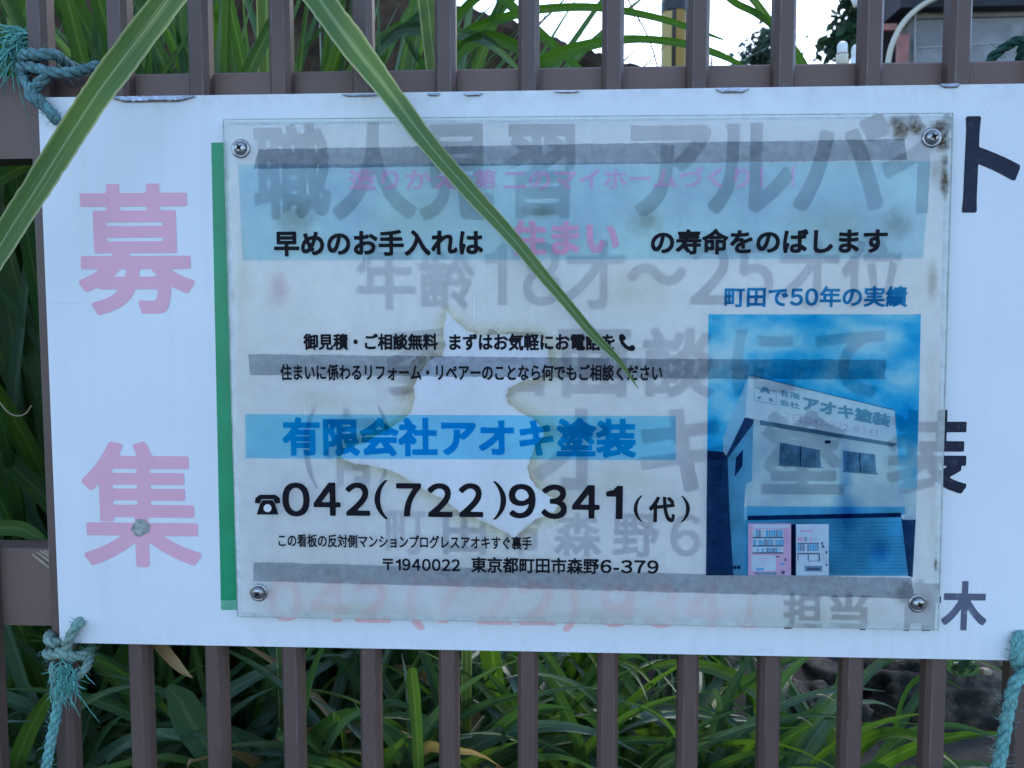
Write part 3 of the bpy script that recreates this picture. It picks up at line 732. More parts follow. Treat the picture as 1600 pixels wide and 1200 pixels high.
# dirt and mould inside the sheet
def blot(x0, y0, x1, y1, mat, name='mould_stain', Y=YF-.0009):
    mb = MB(); mb.quad([P(a, b, Y) for a, b in ((x0, y1), (x1, y1), (x1, y0), (x0, y0))]); return mb.build(name, mat, plate)
mould = stain('brown_mould', (.34, .27, .19), 90, .45, 1.0)
mould2 = stain('faint_mould', (.80, .78, .74), 60, .35, .95)
redm = stain('reddish_mould', (.93, .84, .87), 70, .35, .95)
smear = stain('blue_smear', (.50, .70, .86), 25, .20, .9)
white = None
blot(1440, 225, 1492, 310, mould2); blot(1425, 900, 1468, 975, mould2); blot(1380, 895, 1440, 960, mould2)
blot(405, 395, 465, 510, redm); blot(400, 280, 520, 400, mould2); blot(1440, 380, 1475, 500, mould2); blot(1360, 300, 1450, 400, mould2); blot(960, 300, 1060, 390, mould2); blot(790, 310, 900, 350, mould2)
blot(1305, 640, 1340, 910, smear); blot(1285, 760, 1365, 840, smear); blot(1350, 830, 1400, 890, smear); blot(600, 590, 665, 640, mould2); blot(355, 440, 372, 480, mould2); blot(1455, 860, 1470, 905, mould)
rust = stain('brown_grime', (.33, .26, .19), 190, .38, .95, fine=600)
for q in ((1372, 168, 1440, 212), (1400, 178, 1462, 222), (1430, 172, 1500, 232), (1448, 196, 1498, 250), (1384, 182, 1430, 230), (1404, 170, 1450, 200)): blot(*q, rust)
blot(1462, 236, 1490, 330, rust); blot(1466, 225, 1488, 275, rust)

haze = stain('cloudy_streak', (.94, .93, .89), 26, .25, .95, fine=300)
for q in ((360, 930, 760, 978), (700, 938, 1150, 985), (1080, 930, 1470, 990), (1440, 480, 1476, 760), (1445, 700, 1472, 960), (360, 270, 396, 620), (520, 280, 760, 400), (1180, 290, 1440, 400), (400, 600, 620, 650), (860, 700, 1090, 800), (880, 395, 1100, 520)): blot(*q, haze, 'cloudy_streak')

# screws with washers
def screw(px, py, ang):
    c = P(px, py, YF - .0010); mb = MB()
    mb.lathe(c, [(.0, -.0003), (.0062, -.0003), (.0068, .0020), (.0064, .0032), (.0054, .0044), (.0042, .0050), (.0018, .0053), (.0004, .0053)], 28, 0, 'Y')
    s = mb.build('screw', M['steel'], plate)
    wb = MB(); wb.lathe(c, [(.0, -.0008), (.0098, -.0008), (.0100, -.0002), (.0092, .0008), (.0075, .0011), (.0070, .0006), (.0, .0006)], 32, 0, 'Y')
    wb.build('washer', M['steel'], s, origin=world_loc(s)).location = (0, 0, 0)
    cb = MB(); a = R(ang)
    for q in (a, a + math.pi/2):
        dx, dz = math.cos(q), math.sin(q); l_, h_ = .0037, .0010
        y = c.y - .0055
        cb.add([(c.x + dx*l_*s1 - dz*h_*s2*.45 if s2_end else c.x + dx*l_*s1 - dz*h_*s2, y + 0.0, c.z + dz*l_*s1 + dx*h_*s2*(.45 if s2_end else 1))
                for s1, s2, s2_end in ((-1, -1, True), (-.35, -1.2, False), (.35, -1.2, False), (1, -1, True), (1, 1, True), (.35, 1.2, False), (-.35, 1.2, False), (-1, 1, True))], [(0, 1, 2, 3, 4, 5, 6, 7)])
    cb.build('cross_recess', M['recess'], s, origin=world_loc(s)).location = (0, 0, 0)
for q in ((376, 232, 35), (1456, 215, 20), (404, 926, 50), (1434, 943, 25)): screw(*q)

# ------------------------------------------------------------------ ropes
def rope(mb, pts, rad, mi=0, turns=None, seed=0):
    path = catmull([P(*p) if len(p) == 3 else Vector(p) for p in pts], 10)
    ln = sum((path[i+1]-path[i]).length for i in range(len(path)-1))
    # even resampling
    m = max(12, int(ln/(rad*.45))); seg = ln/m; out = [path[0]]; acc = 0; i = 0; d = 0
    cum = [0]
    for k in range(len(path)-1): cum.append(cum[-1] + (path[k+1]-path[k]).length)
    for k in range(1, m+1):
        s = min(seg*k, ln-1e-9)
        while cum[i+1] < s: i += 1
        u = (s-cum[i])/max(1e-9, cum[i+1]-cum[i]); out.append(path[i].lerp(path[i+1], u))
    u = (out[1]-out[0]).orthogonal().normalized(); frames = []
    for k, p in enumerate(out):
        t = (out[min(k+1, m)]-out[max(k-1, 0)]).normalized(); u = (u - t*u.dot(t)).normalized(); frames.append((p, u, t.cross(u)))
    rr = random.Random(seed); ph0 = rr.uniform(0, 6)
    for s_ in range(3):
        st = []
        for k, (p, a, b) in enumerate(frames):
            an = ph0 + s_*2.0944 + k*seg/(rad*6.5)*2*math.pi
            r_ = rad*.50*(1 + .12*mnoise.noise(Vector((k*.31, s_*5, seed))))
            st.append(p + (a*math.cos(an) + b*math.sin(an))*r_)
        mb.tube(st, [rad*.56*(1 + .10*mnoise.noise(Vector((k*.4, s_*3.1, seed+9)))) for k in range(len(st))], 8, mi)
    for f_ in range(int(ln*700)):      # loose fibres
        p, a, b = frames[rr.randrange(len(frames))]; an = rr.uniform(0, 6.28); dr = (a*math.cos(an)+b*math.sin(an))
        q = p + dr*rad*.95; e = q + dr*rad*rr.uniform(.2, .8) + Vector((rr.uniform(-1, 1), rr.uniform(-1, 1), rr.uniform(-1, 1)))*rad*.9
        mb.tube([q, (q+e)/2 + dr*rad*.15, e], [.00035, .0003, .0001], 3, mi)
def tuft(mb, c, dirs, n_, ln, mi, seed, w=.0007):
    rr = random.Random(seed); c = P(*c)
    for k in range(n_):
        d = Vector(rr.choice(dirs)).normalized(); d = (d + Vector((rr.gauss(0, .38), rr.gauss(0, .38), rr.gauss(0, .38)))).normalized()
        st = c + Vector((rr.gauss(0, .004), rr.gauss(0, .003), rr.gauss(0, .005))); l_ = ln*(rr.random()**1.5*1.0 + .25)
        bend = Vector((rr.gauss(0, .5), rr.gauss(0, .4), rr.gauss(-.2, .5)))*l_
        wv = d.orthogonal().normalized()*l_*rr.uniform(.02, .10); fq = rr.uniform(4, 9); p0 = rr.uniform(0, 6)
        pts = [st + d*l_*u + wv*math.sin(fq*u + p0) + bend*u*u + Vector((0, 0, -l_*.35*u*u)) for u in (0, .15, .3, .45, .6, .8, 1)]
        mb.tube(pts, [w, w, w*.95, w*.9, w*.85, w*.7, w*.4], 4, mi)
def rope_thing(name, at, label): return empty(name, P(*at), label, 'rope')
r1 = rope_thing('tie_rope', (86, 186, 0), 'faded blue rope wound round the left bar above the upper left board corner')
mb = MB(); RR = .0057
rope(mb, [(90, 190, .03), (88, 188, .004), (84, 183, -.006), (71, 167, -.010), (56, 156, -.011), (46, 150, -.007), (50, 140, -.006), (62, 130, -.005), (71, 119, -.004), (74, 108, .0)], RR, 0, seed=1)
rope(mb, [(37, 112, .010), (38, 124, -.002), (46, 138, -.005), (56, 150, -.010), (66, 160, -.012), (78, 176, -.010), (86, 187, -.003)], RR*.9, 0, seed=2)
rope(mb, [(72, 112, .040), (38, 108, .024), (34, 106, .006), (44, 104, -.004), (62, 108, -.005), (82, 113, -.005), (104, 114, -.001), (124, 112, .012), (140, 106, .018), (156, 103, .018), (176, 108, .022), (190, 118, .024)], RR, 0, seed=3)
rope(mb, [(80, 95, .042), (40, 92, .026), (36, 89, .006), (46, 84, -.004), (62, 86, -.005), (78, 84, -.004), (90, 88, .004), (100, 97, .018), (116, 106, .030), (118, 110, .045)], RR*1.05, 0, seed=4)
mb.build('cord', M['rope_blue'], r1)
mb = MB(); tuft(mb, (37, 62, .012), [(-1, 0, .35), (-1, 0, -.1), (-.8, -.1, -.7), (-.4, -.2, .9), (-1, -.2, .1)], 150, .034, 0, 11, .0010)
tuft(mb, (34, 84, .012), [(-.5, 0, 1), (-.8, 0, -.2), (-.9, -.2, .5)], 60, .020, 0, 12)
mb.build('frayed_end', M['fray'], r1)
r2 = rope_thing('tie_rope', (124, 972, 0), 'grey green rope with frayed knot at the lower left board corner')
mb = MB()
rope(mb, [(124, 968, .03), (126, 971, .004), (123, 974, -.005), (115, 985, -.009), (108, 999, -.010), (104, 1010, -.007), (103, 1018, .004), (104, 1022, .03)], .0058, 0, seed=5)
rope(mb, [(104, 1000, .034), (88, 992, .020), (78, 993, .004), (76, 1000, -.003), (84, 1005, -.003), (94, 1003, .003), (108, 1000, .012)], .0056, 0, seed=6)
rope(mb, [(100, 1026, .040), (80, 1022, .026), (75, 1020, .008), (82, 1022, -.003), (98, 1020, -.006), (112, 1026, -.004), (128, 1024, .004), (138, 1018, .018), (140, 1012, .036)], .0060, 0, seed=7)
rope(mb, [(134, 1012, .036), (140, 1022, .018), (137, 1038, .0), (126, 1052, -.005), (112, 1060, -.008), (100, 1072, -.009), (92, 1098, -.009)], .0050, 0, seed=8)
rope(mb, [(84, 1034, .0), (83, 1050, -.006), (86, 1070, -.008), (90, 1090, -.009)], .0045, 0, seed=9)
mb.build('cord', M['rope_grey'], r2)
mb = MB(); rope(mb, [(96, 1064, -.008), (92, 1092, -.008), (86, 1124, -.008), (79, 1160, -.008), (73, 1196, -.008), (69, 1230, -.007), (68, 1300, -.005)], .0055, 0, seed=10)
mb.build('tail', M['rope_teal'], r2)
mb = MB(); tuft(mb, (104, 1046, -.012), [(-.5, -.7, .1), (.4, -.8, -.1), (0, -.8, .6), (-.6, -.4, -.6), (.6, -.5, -.4), (0, -.5, -1), (-.2, -.3, -1)], 90, .012, 0, 13)
tuft(mb, (100, 1062, -.011), [(-.2, -.3, -1), (.1, -.2, -1), (-.6, -.3, -.7), (.5, -.3, -.7)], 60, .020, 0, 14)
tuft(mb, (112, 1058, -.011), [(.6, -.4, -.5), (.2, -.6, -.7), (-.3, -.5, -.8)], 40, .012, 0, 15)
mb.build('frayed_end', M['fray'], r2)
r3_ = rope_thing('tie_rope', (1592, 993, 0), 'teal rope hanging in an arc from the lower right hole of the board')
mb = MB()
rope(mb, [(1598, 990, .03), (1594, 993, .004), (1592, 998, -.006), (1590, 1014, -.010), (1588, 1028, -.009), (1590, 1038, .006), (1596, 1044, .03)], .0068, 0, seed=16)
rope(mb, [(1660, 1034, .03), (1636, 1040, -.002), (1612, 1048, -.010), (1592, 1060, -.013), (1582, 1078, -.013), (1577, 1104, -.012), (1570, 1142, -.011), (1564, 1178, -.010), (1556, 1214, -.010), (1550, 1280, -.008)], .0064, 0, seed=17)
mb.build('cord', M['rope_teal'], r3_)
r4 = rope_thing('tie_rope', (1560, 80, .05), 'dark green rope lying over the upper rail at the right end')
mb = MB()
rope(mb, [(1544, 100, .075), (1556, 84, .066), (1574, 71, .06), (1592, 63, .055), (1612, 60, .045), (1640, 62, .04)], .0056, 0, seed=18)
rope(mb, [(1598, 104, .07), (1595, 88, .062), (1600, 74, .055), (1612, 66, .05), (1640, 66, .045)], .0056, 0, seed=19)
mb.build('cord', M['rope_dark'], r4)

# ------------------------------------------------------------------ leaves and grasses
def blade(mb, path, widths, face=None, mi=0, fold=.16, twist=0.0, ragged=0.0, rr=None):
    """ribbon with a folded cross section; widths in metres along the path"""
    m = len(path); vs = []; uvs = []
    for i, p in enumerate(path):
        t = (path[min(i+1, m-1)]-path[max(i-1, 0)])
        if t.length < 1e-9: t = Vector((0, 0, 1))
        t.normalize()
        f = Vector(face) if face is not None else (CAM - p)
        s = t.cross(f)
        if s.length < 1e-4: s = t.orthogonal()
        s.normalize(); nrm = s.cross(t).normalized()
        if twist:
            q = Matrix.Rotation(twist*i/(m-1), 3, t); s = q @ s; nrm = q @ nrm
        u_ = i/(m-1); x = u_*(len(widths)-1); k = min(int(x), len(widths)-2); wd = widths[k] + (widths[k+1]-widths[k])*(x-k)
        for j, (a, h) in enumerate(((-.5, 1), (-.27, .42), (0, 0), (.27, .42), (.5, 1))):
            e = 0
            if ragged and rr and j in (0, 4): e = rr.uniform(-ragged, ragged)
            vs.append(p + s*(wd*(a + e)) + nrm*(wd*fold*h)); uvs.append((a+.5, u_))
    fs = [(i*5+j, i*5+j+1, (i+1)*5+j+1, (i+1)*5+j) for i in range(m-1) for j in range(4)]
    mb.add(vs, fs, mi, uvs, True)
def px_blade(mb, pts, wpx, mi=0, n_=8, **kw):
    path = catmull([P(*p) for p in pts], n_)
    sc_ = [(P(*p)-CAM).length/FPX for p in pts]
    blade(mb, path, [w_*s for w_, s in zip(wpx, sc_)], mi=mi, **kw)

def plant_at(name, base, label, cat, group=None):
    b = Vector(base); b.z = gz(b.x, b.y) - .01
    return b
# the two long blades hanging over the board, arching over the fence from the clump behind
def arch(mb, pts, wpx, root, seed):
    rr = random.Random(seed)
    front = [P(*p) for p in pts]
    top = front[0]
    b = Vector(root); b.z = gz(b.x, b.y)
    lift = [b, b.lerp(Vector((b.x, b.y, top.z)), .6) + Vector((0, -.02, 0)), Vector((b.x*.6+top.x*.4, b.y*.55, top.z + .28)), Vector((b.x*.2+top.x*.8, top.y*.6+.05, top.z + .17))]
    path = catmull(lift + front, 9)
    sc_ = [(p-CAM).length/FPX for p in front]
    blade(mb, path, [.012, .022, .028, .030] + [w_*s for w_, s in zip(wpx, sc_)], fold=.13, ragged=.018, rr=rr)
mb = MB(); arch(mb, [(400, -180, -.03), (330, -90, -.045), (262, 0, -.058), (186, 100, -.070), (148, 152, -.076), (100, 226, -.084), (52, 302, -.092), (0, 384, -.10), (-46, 470, -.105), (-80, 560, -.10)], [34, 34, 34, 36, 33, 33, 32, 30, 22, 2], (.15, .30, 0), 1)
tag(mb.build('pampas_grass', M['blade_near'], origin=P(148, 152, -.076)), 'long green grass blade crossing the upper left corner of the board', 'grass', 'long blades hanging over the board')
mb = MB(); arch(mb, [(390, -170, -.01), (444, -80, -.022), (500, 0, -.032), (556, 75, -.038), (613, 150, -.045), (670, 225, -.052), (735, 300, -.057), (800, 371, -.06), (850, 432, -.061), (886, 474, -.061), (928, 524, -.058), (966, 563, -.053), (998, 608, -.045)], [38, 38, 38, 40, 31, 27, 25, 21, 18, 16, 15, 9, 1], (.42, .34, 0), 2)
tag(mb.build('pampas_grass', M['blade_near'], origin=P(670, 225, -.05)), 'tapering grass blade whose tip ends in the middle of the plastic notice', 'grass', 'long blades hanging over the board')

def clump(name, base, nb, ln, wd, lean, bend, seed, label, cat, group, mats=(0, 0, 1, 2), az=None, spread=.05):
    rr = random.Random(seed); mb = MB(); bx_, by_ = base; bz = gz(bx_, by_) - .015
    for k in range(nb):
        a = rr.uniform(0, 2*math.pi) if az is None else R(rr.uniform(*az))
        p = Vector((bx_ + rr.gauss(0, spread), by_ + rr.gauss(0, spread*.7), bz))
        l_ = ln*rr.uniform(.6, 1.15); th = R(rr.uniform(*lean)); cur = R(rr.uniform(*bend)); m = 16; path = [p.copy()]
        da = rr.uniform(-.5, .5)
        for i in range(m):
            u = (i+1)/m; ang = th + cur*u**1.6; aa = a + da*u
            p = p + Vector((math.cos(aa)*math.sin(ang), math.sin(aa)*math.sin(ang), math.cos(ang)))*(l_/m)
            if p.y < .055: p.y = .055 + rr.uniform(0, .004)
            path.append(p.copy())
        w_ = wd*rr.uniform(.65, 1.2)
        # the broad side turns up and outwards
        side = Vector((-math.sin(a), math.cos(a), 0)) * rr.choice((1, 1, -1)) + Vector((rr.gauss(0, .4), rr.gauss(0, .4), rr.gauss(0, .25)))
        face = Vector((math.cos(a)*.4, math.sin(a)*.4 - .5, 1.0)) + Vector((rr.gauss(0, .5), rr.gauss(0, .5), 0))
        blade(mb, path, [w_*.7, w_*.9, w_, w_, w_*.9, w_*.7, w_*.42, w_*.03], face=face, mi=rr.choice(mats), fold=.2, twist=rr.uniform(-.8, .8))
    return tag(mb.build(name, LEAF, origin=(bx_, by_, bz)), label, cat, group)
G1, G2 = 'leafy clumps behind the lower fence', 'tall grass clumps behind the upper fence'
low = [(-.16, .26, 'strap leaved clump behind the fence at the lower left corner'), (.06, .28, 'dark strap leaved clump behind the bars under the pink kanji'), (.24, .28, 'strap leaved clump behind the bars below the green stripe'),
       (.42, .32, 'strap leaved clump with long arching leaves below the phone number'), (.60, .30, 'dense leaf clump behind the bars below the middle of the board'), (.78, .34, 'bright leaf clump behind the bars below the printed photo'),
       (.98, .42, 'leaf clump growing beside the mossy rock'), (-.35, .50, 'leaf clump behind the far left bar'), (.22, .72, 'leaf clump in the dark second row below the green stripe'), (.56, .75, 'leaf clump in the dark second row below the phone number'), (.86, .85, 'leaf clump in the second row near the mossy rock')]
for i, (x, y, lb) in enumerate(low):
    clump('leaf_clump', (x, y), (30 if x > .9 else 95 if x > 0 else 60) if y < .5 else (22 if x > .8 else 60), .50 if y < .5 else .62, .023 if x > 0 else .025, (4, 38), (40, 125), 100+i, lb, 'plant', G1, (0, 0, 0, 1, 2, 2, 0, 0, 1, 2, 0, 1, 2, 0, 0, 1, 2, 0, 2, 1, 0, 0, 2, 3), spread=.06)
tall = [(-.22, .50, 90, 'tall broad leaved grass behind the left end of the upper rail'), (-.04, .56, 95, 'tall upright grass behind the second gap from the left'), (.12, .58, 80, 'tall grass clump behind the third gap above the green stripe'), (.30, .50, 8, 'loose grass clump leaning left above the headline'),
        (-.55, .60, 80, 'grass clump behind the far left fence bar'), (-.06, .95, 120, 'grass clump in the second row behind the upper left gaps')]
for i, (x, y, nb, lb) in enumerate(tall):
    clump('grass_clump', (x, y), nb, 1.75 if i != 3 else 1.25, .033, (1, 14), (5, 55), 200+i, lb, 'grass', G2, mats=(0, 1, 2, 0, 0, 0), az=(110, 250) if i == 3 else None, spread=.075)
# separately visible arching leaves in front of the sky: one loose plant behind the fence
mb = MB()
base = (.55, .42)
def sky_leaf(pts, wpx, mi): 
    pts = [(p[0], p[1], p[2]) for p in pts]; px_blade(mb, pts, wpx, mi, fold=.18)
sky_leaf([(560, 300, .40), (640, 160, .36), (720, 60, .33), (800, 24, .31), (860, 13, .30), (935, 12, .29), (1010, 24, .28), (1074, 42, .27), (1130, 62, .26)], [14, 16, 15, 12, 11, 10, 9, 8, 2], 4)
sky_leaf([(640, 320, .34), (740, 190, .32), (800, 130, .30), (842, 101, .29), (882, 82, .28), (936, 67, .27), (1000, 61, .26), (1072, 69, .25), (1120, 84, .24), (1160, 103, .235), (1190, 124, .23)], [14, 18, 20, 21, 18, 14, 10, 10, 9, 6, 2], 4)
sky_leaf([(520, 240, .5), (640, 130, .45), (720, 20, .4), (770, -10, .38), (830, 40, .36), (880, 85, .35), (912, 112, .34)], [8, 12, 12, 12, 14, 12, 6], 4)
sky_leaf([(700, 110, .3), (730, 70, .3), (770, 60, .3), (820, 80, .3), (850, 108, .3)], [12, 16, 20, 14, 6], 4)
sky_leaf([(560, 130, .3), (600, 70, .3), (650, 30, .3), (690, -5, .3), (740, -40, .3)], [10, 14, 12, 10, 8], 2)
sky_leaf([(540, 120, .32), (600, 60, .3), (650, 44, .3), (700, 50, .3), (760, 64, .3), (810, 108, .3)], [12, 18, 18, 16, 14, 6], 2)
sky_leaf([(590, 110, .33), (620, 40, .33), (650, 85, .32), (680, 130, .31)], [10, 10, 9, 8], 4)
sky_leaf([(1050, -60, .28), (1120, -18, .28), (1150, 5, .28), (1180, 20, .28), (1210, 42, .28), (1240, 76, .28), (1258, 104, .28), (1275, 140, .28)], [8, 9, 9, 9, 9, 9, 9, 6], 4)
sky_leaf([(1120, -60, .30), (1174, -4, .30), (1200, 30, .30), (1232, 76, .30), (1250, 110, .30), (1262, 150, .30)], [8, 9, 10, 10, 8, 4], 0)
for pts, w_ in (([(970, -20, .3), (990, 15, .3), (1010, 52, .3), (1020, 78, .3), (1028, 108, .3)], 2.4), ([(986, 22, .3), (1003, 38, .3), (1014, 62, .3)], 1.4), ([(846, -10, .3), (857, 5, .3), (850, 28, .3), (840, 42, .3)], 1.6)):
    path = catmull([P(*p) for p in pts], 6); mb.tube(path, w_*.5*1.1/FPX, 4, 3)
tag(mb.build('arching_grass', LEAF, origin=(base[0], base[1], gz(*base))), 'thin arching grass leaves seen against the white sky', 'grass')
# single leaves at particular places
def single(name, pts, wpx, mat, label, cat='leaf', group=None, **kw):
    mb = MB(); px_blade(mb, pts, wpx, 0, **kw); return tag(mb.build(name, mat, origin=P(*pts[0])), label, cat, group)
single('cut_leaf', [(656, 1260, .075), (654, 1200, .075), (651, 1140, .076), (647, 1085, .076), (644, 1062, .076), (644.5, 1043, .076)], [14, 15, 16, 18, 18, 12], M['leaf_b'], 'upright green leaf with a torn off top between two bars', n_=8, fold=.2)
single('dry_leaf', [(246, 1004, .05), (258, 1018, .045), (274, 1036, .04), (288, 1050, .04), (301, 1059, .04)], [14, 15, 13, 8, 1], M['leaf_dry'], 'small brown dry leaf hanging below the board near the left')
single('wide_leaf', [(262, 1072, .10), (282, 1096, .10), (300, 1130, .10), (325, 1170, .10), (345, 1215, .10), (350, 1260, .10)], [10, 36, 44, 36, 24, 18], M['leaf_a'], 'broad green leaf bending down behind the bars at the lower left')
single('strap_leaf', [(78, 1085, .09), (60, 1115, .10), (42, 1150, .10), (24, 1200, .10), (14, 1260, .1)], [12, 18, 20, 20, 18], M['leaf_b'], 'bright green leaf beside the hanging rope tail')
single('strap_leaf', [(-40, 838, .085), (-10, 826, .085), (30, 826, .085), (56, 838, .085), (80, 850, .085)], [18, 20, 20, 16, 2], M['leaf_b'], 'green leaf lying on the lower rail left of the board')
single('strap_leaf', [(-50, 300, .09), (-10, 284, .09), (25, 266, .09), (52, 254, .09), (80, 244, .09)], [14, 16, 15, 10, 3], M['leaf_a'], 'green leaf just under the upper rail left of the board')
mb = MB()
for k, (x0, y0, x1, y1) in enumerate(((50, 866, 84, 893), (56, 862, 86, 884), (62, 861, 88, 876), (68, 860, 88, 870), (74, 861, 90, 868))):
    px_blade(mb, [(x0, y0, .022), ((x0+x1)/2, (y0+y1)/2-.5, .022), (x1, y1, .022), (x1+20, y1+14, .022)], [1.5, 3.2, 3.4, 3], 0, fold=.1)
tag(mb.build('dry_straw', M['straw'], origin=P(70, 870, .022)), 'bundle of dry straw caught behind the board on the lower rail', 'straw')
mb = MB(); mb.tube(catmull([P(*p) for p in ((-14, 610, .12), (2, 632, .12), (14, 645, .12), (28, 650, .12), (40, 646, .12), (49, 634, .12))], 6), .0011, 5)
tag(mb.build('dry_tendril', M['straw'], origin=P(28, 650, .12)), 'curled dry tendril in front of the dark gap left of the board', 'tendril')

mb = MB(); rr = random.Random(77)
for k in range(9):
    x, y, Yd = rr.uniform(150, 1560), rr.uniform(1035, 1190), rr.uniform(.12, .45); a = rr.uniform(-.6, .6); l_ = rr.uniform(25, 70)
    q = [(x + l_*u*math.cos(a), y + l_*u*math.sin(a) + l_*.25*u*(1-u)*rr.choice((-1, 1))*2, Yd + .02*u) for u in (0, .35, .7, 1)]
    mb.tube(catmull([P(*p) for p in q], 4), rr.uniform(.0005, .0010), 4)
tag(mb.build('dry_twigs', M['straw'], origin=P(700, 1100, .3)), 'scattered thin dry stalks caught among the leaves below the board', 'twigs', kind='stuff')
# small round leaved weed by the rock
mb = MB(); wb = P(1500, 1062, .75); rr = random.Random(8)
for k, (x, y, r_) in enumerate(((1488, 1040, 11), (1502, 1036, 12), (1514, 1041, 11), (1496, 1047, 9), (1522, 1046, 8))):
    px_blade(mb, [(1503, 1058, .75), (x-1, y+r_*.7, .745), (x, y, .74), (x+rr.uniform(-5, 5), y-r_*.6, .735), (x, y-r_*.9, .73)], [2, 6, r_*1.7, r_*1.6, 2], 0, fold=.1)
tag(mb.build('round_leaved_weed', M['leaf_c'], origin=wb), 'small round leaved weed on top of the mossy rock', 'weed')

# ------------------------------------------------------------------ rocks on the bank
def rock(c, size, seed, label, mat=None, amp=.3):
    bm = bmesh.new(); bmesh.ops.create_icosphere(bm, subdivisions=5, radius=1)
    for v in bm.verts:
        p = v.co.copy(); d = 1 + amp*mnoise.fractal(p*1.4 + Vector((seed, 0, 0)), 1.0, 2.0, 4) + .5*amp*mnoise.ridged_multi_fractal(p*2.2 + Vector((0, seed, 0)), .8, 2.1, 5, 1.0, 2.0) - .4*amp
        q = Vector((math.copysign(abs(p.x)**.7, p.x), math.copysign(abs(p.y)**.7, p.y), math.copysign(abs(p.z)**.7, p.z)))
        v.co = Vector((q.x*size[0], q.y*size[1], q.z*size[2]))*d
    me = bpy.data.meshes.new('rock'); bm.to_mesh(me); bm.free(); me.materials.append(mat or M['rock'])
    for p in me.polygons: p.use_smooth = True
    o = bpy.data.objects.new('rock', me); COL.objects.link(o); o.location = c
    return tag(o, label, 'rock', 'rocks on the bank')
pr = P(1490, 1150, .80); rock((pr.x, pr.y+.12, pr.z-.02), (.25, .17, .14), 3, 'large dark mossy rock behind the bars at the lower right')
pr = P(1300, 1135, .72); rock((pr.x, pr.y+.05, pr.z-.03), (.075, .06, .075), 9, 'smaller grey rock half hidden by leaves left of the mossy rock')
pr = P(1650, 1090, .9); rock((pr.x+.1, pr.y+.1, pr.z), (.16, .15, .12), 14, 'dark rock behind the hanging teal rope at the right edge')
pb = P(1540, 1046, .78); rock((pb.x, pb.y, pb.z-.004), (.010, .008, .006), 21, 'pale pebble lying on the mossy rock', M['straw'], .2)

# ------------------------------------------------------------------ old concrete wall behind the grass
def far_wall():
    Y = 2.1; prof = [(1090, 150), (1030, 122), (985, 103), (940, 88), (900, 75), (860, 59), (830, 48), (795, 37), (760, 25), (715, 11), (640, -20), (520, -70), (200, -160), (-500, -240)]
    mb = MB(); NX = 260; NZ = 34
    tops = sorted([(P(a, b - 11, Y).x, P(a, b - 11, Y).z) for a, b in prof])
    def top(x):
        if x <= tops[0][0]: return tops[0][1]
        for (xa, za), (xb, zb) in zip(tops, tops[1:]):
            if xa <= x <= xb: return za + (zb-za)*(x-xa)/(xb-xa)
        return tops[-1][1]
    x0, x1 = tops[0][0], tops[-1][0] + .3
    vs = []
    for i in range(NX+1):
        x = x0 + (x1-x0)*(i/NX)
        tz = top(min(x, tops[-1][0])) - (max(0, x - tops[-1][0])*2.2) + .014*mnoise.noise(Vector((x*9, 0, 0))) + .010*mnoise.noise(Vector((x*37, 4, 0))) + .012*mnoise.noise(Vector((x*90, 8, 0)))
        for j in range(NZ+1):
            z = .7 + (tz-.7)*j/NZ; d = .05*mnoise.fractal(Vector((x*2.5, z*2.5, 7)), 1, 2, 5) + .02*mnoise.noise(Vector((x*14, z*14, 2)))
            vs.append((x, Y + d + .04*(j == NZ), z))
        vs.append((x, Y + .32, tz + .01)); vs.append((x, Y + .34, .7))
    m = NZ + 3
    fs = [(i*m+j, (i+1)*m+j, (i+1)*m+j+1, i*m+j+1) for i in range(NX) for j in range(m-1)]
    mb.add(vs, fs, 0, smooth=False)
    return tag(mb.build('concrete_wall', M['wall_stone'], origin=((x0+x1)/2, Y, .7)), 'old dark stained concrete wall sloping down to the right behind the grass', 'wall')
far_wall()

# ------------------------------------------------------------------ yellow and black pole
M['yellow'] = pmat('faded_yellow_plastic', (.34, .185, .018), .5, 0, .12, 4, dark=(.24, .12, .015), dscale=2.5, dthr=(.5, .8))
M['yellow_pale'] = pmat('pale_yellow_strip', (.46, .34, .11), .55, 0, .08, 6)
M['black'] = pmat('black_plastic', (.012, .012, .016), .4)
M['conc'] = pmat('grey_pole_concrete', (.32, .31, .29), .85, 0, .15, 10)
YP = 5.0; pc = P(1053, 60, YP); pz = gz(pc.x, YP) - .1
pr_ = (P(1072.5, 60, YP).x - P(1033, 60, YP).x)/2
pole = empty('guard_pole', (pc.x, YP, pz), 'yellow pole with black bands standing behind the fence in front of the sky', 'pole')
def cyl(r_, z0, z1, mat, name, a0=0, a1=360):
    mb = MB(); n_ = 40; k = [R(a0 + (a1-a0)*i/n_) for i in range(n_+1)]
    vs = [(pc.x + r_*math.cos(a), YP + r_*math.sin(a), z) for z in (z0, z1) for a in k]
    mb.add(vs, [(i, i+1, n_+2+i, n_+1+i) for i in range(n_)], smooth=True); return mb.build(name, mat, pole)
zt = P(1053, 0, YP).z
mb = MB(); mb.lathe((pc.x, YP, pz), [(pr_-.006, 0), (pr_-.008, zt - pz + 3.2)], 32); mb.build('pole_shaft', M['black'], pole)
cyl(pr_, pz + .6, P(1053, 21, YP).z, M['yellow'], 'guard_sleeve', 270, 270 + 320)
cyl(pr_+.004, P(1053, 21, YP).z, P(1053, 5, YP).z, M['black'], 'black_band')
cyl(pr_, P(1053, 5, YP).z, zt + 1.2, M['yellow'], 'guard_sleeve')
cyl(pr_+.003, pz + .6, P(1053, 24, YP).z, M['yellow_pale'], 'pale_strip', 192, 252)

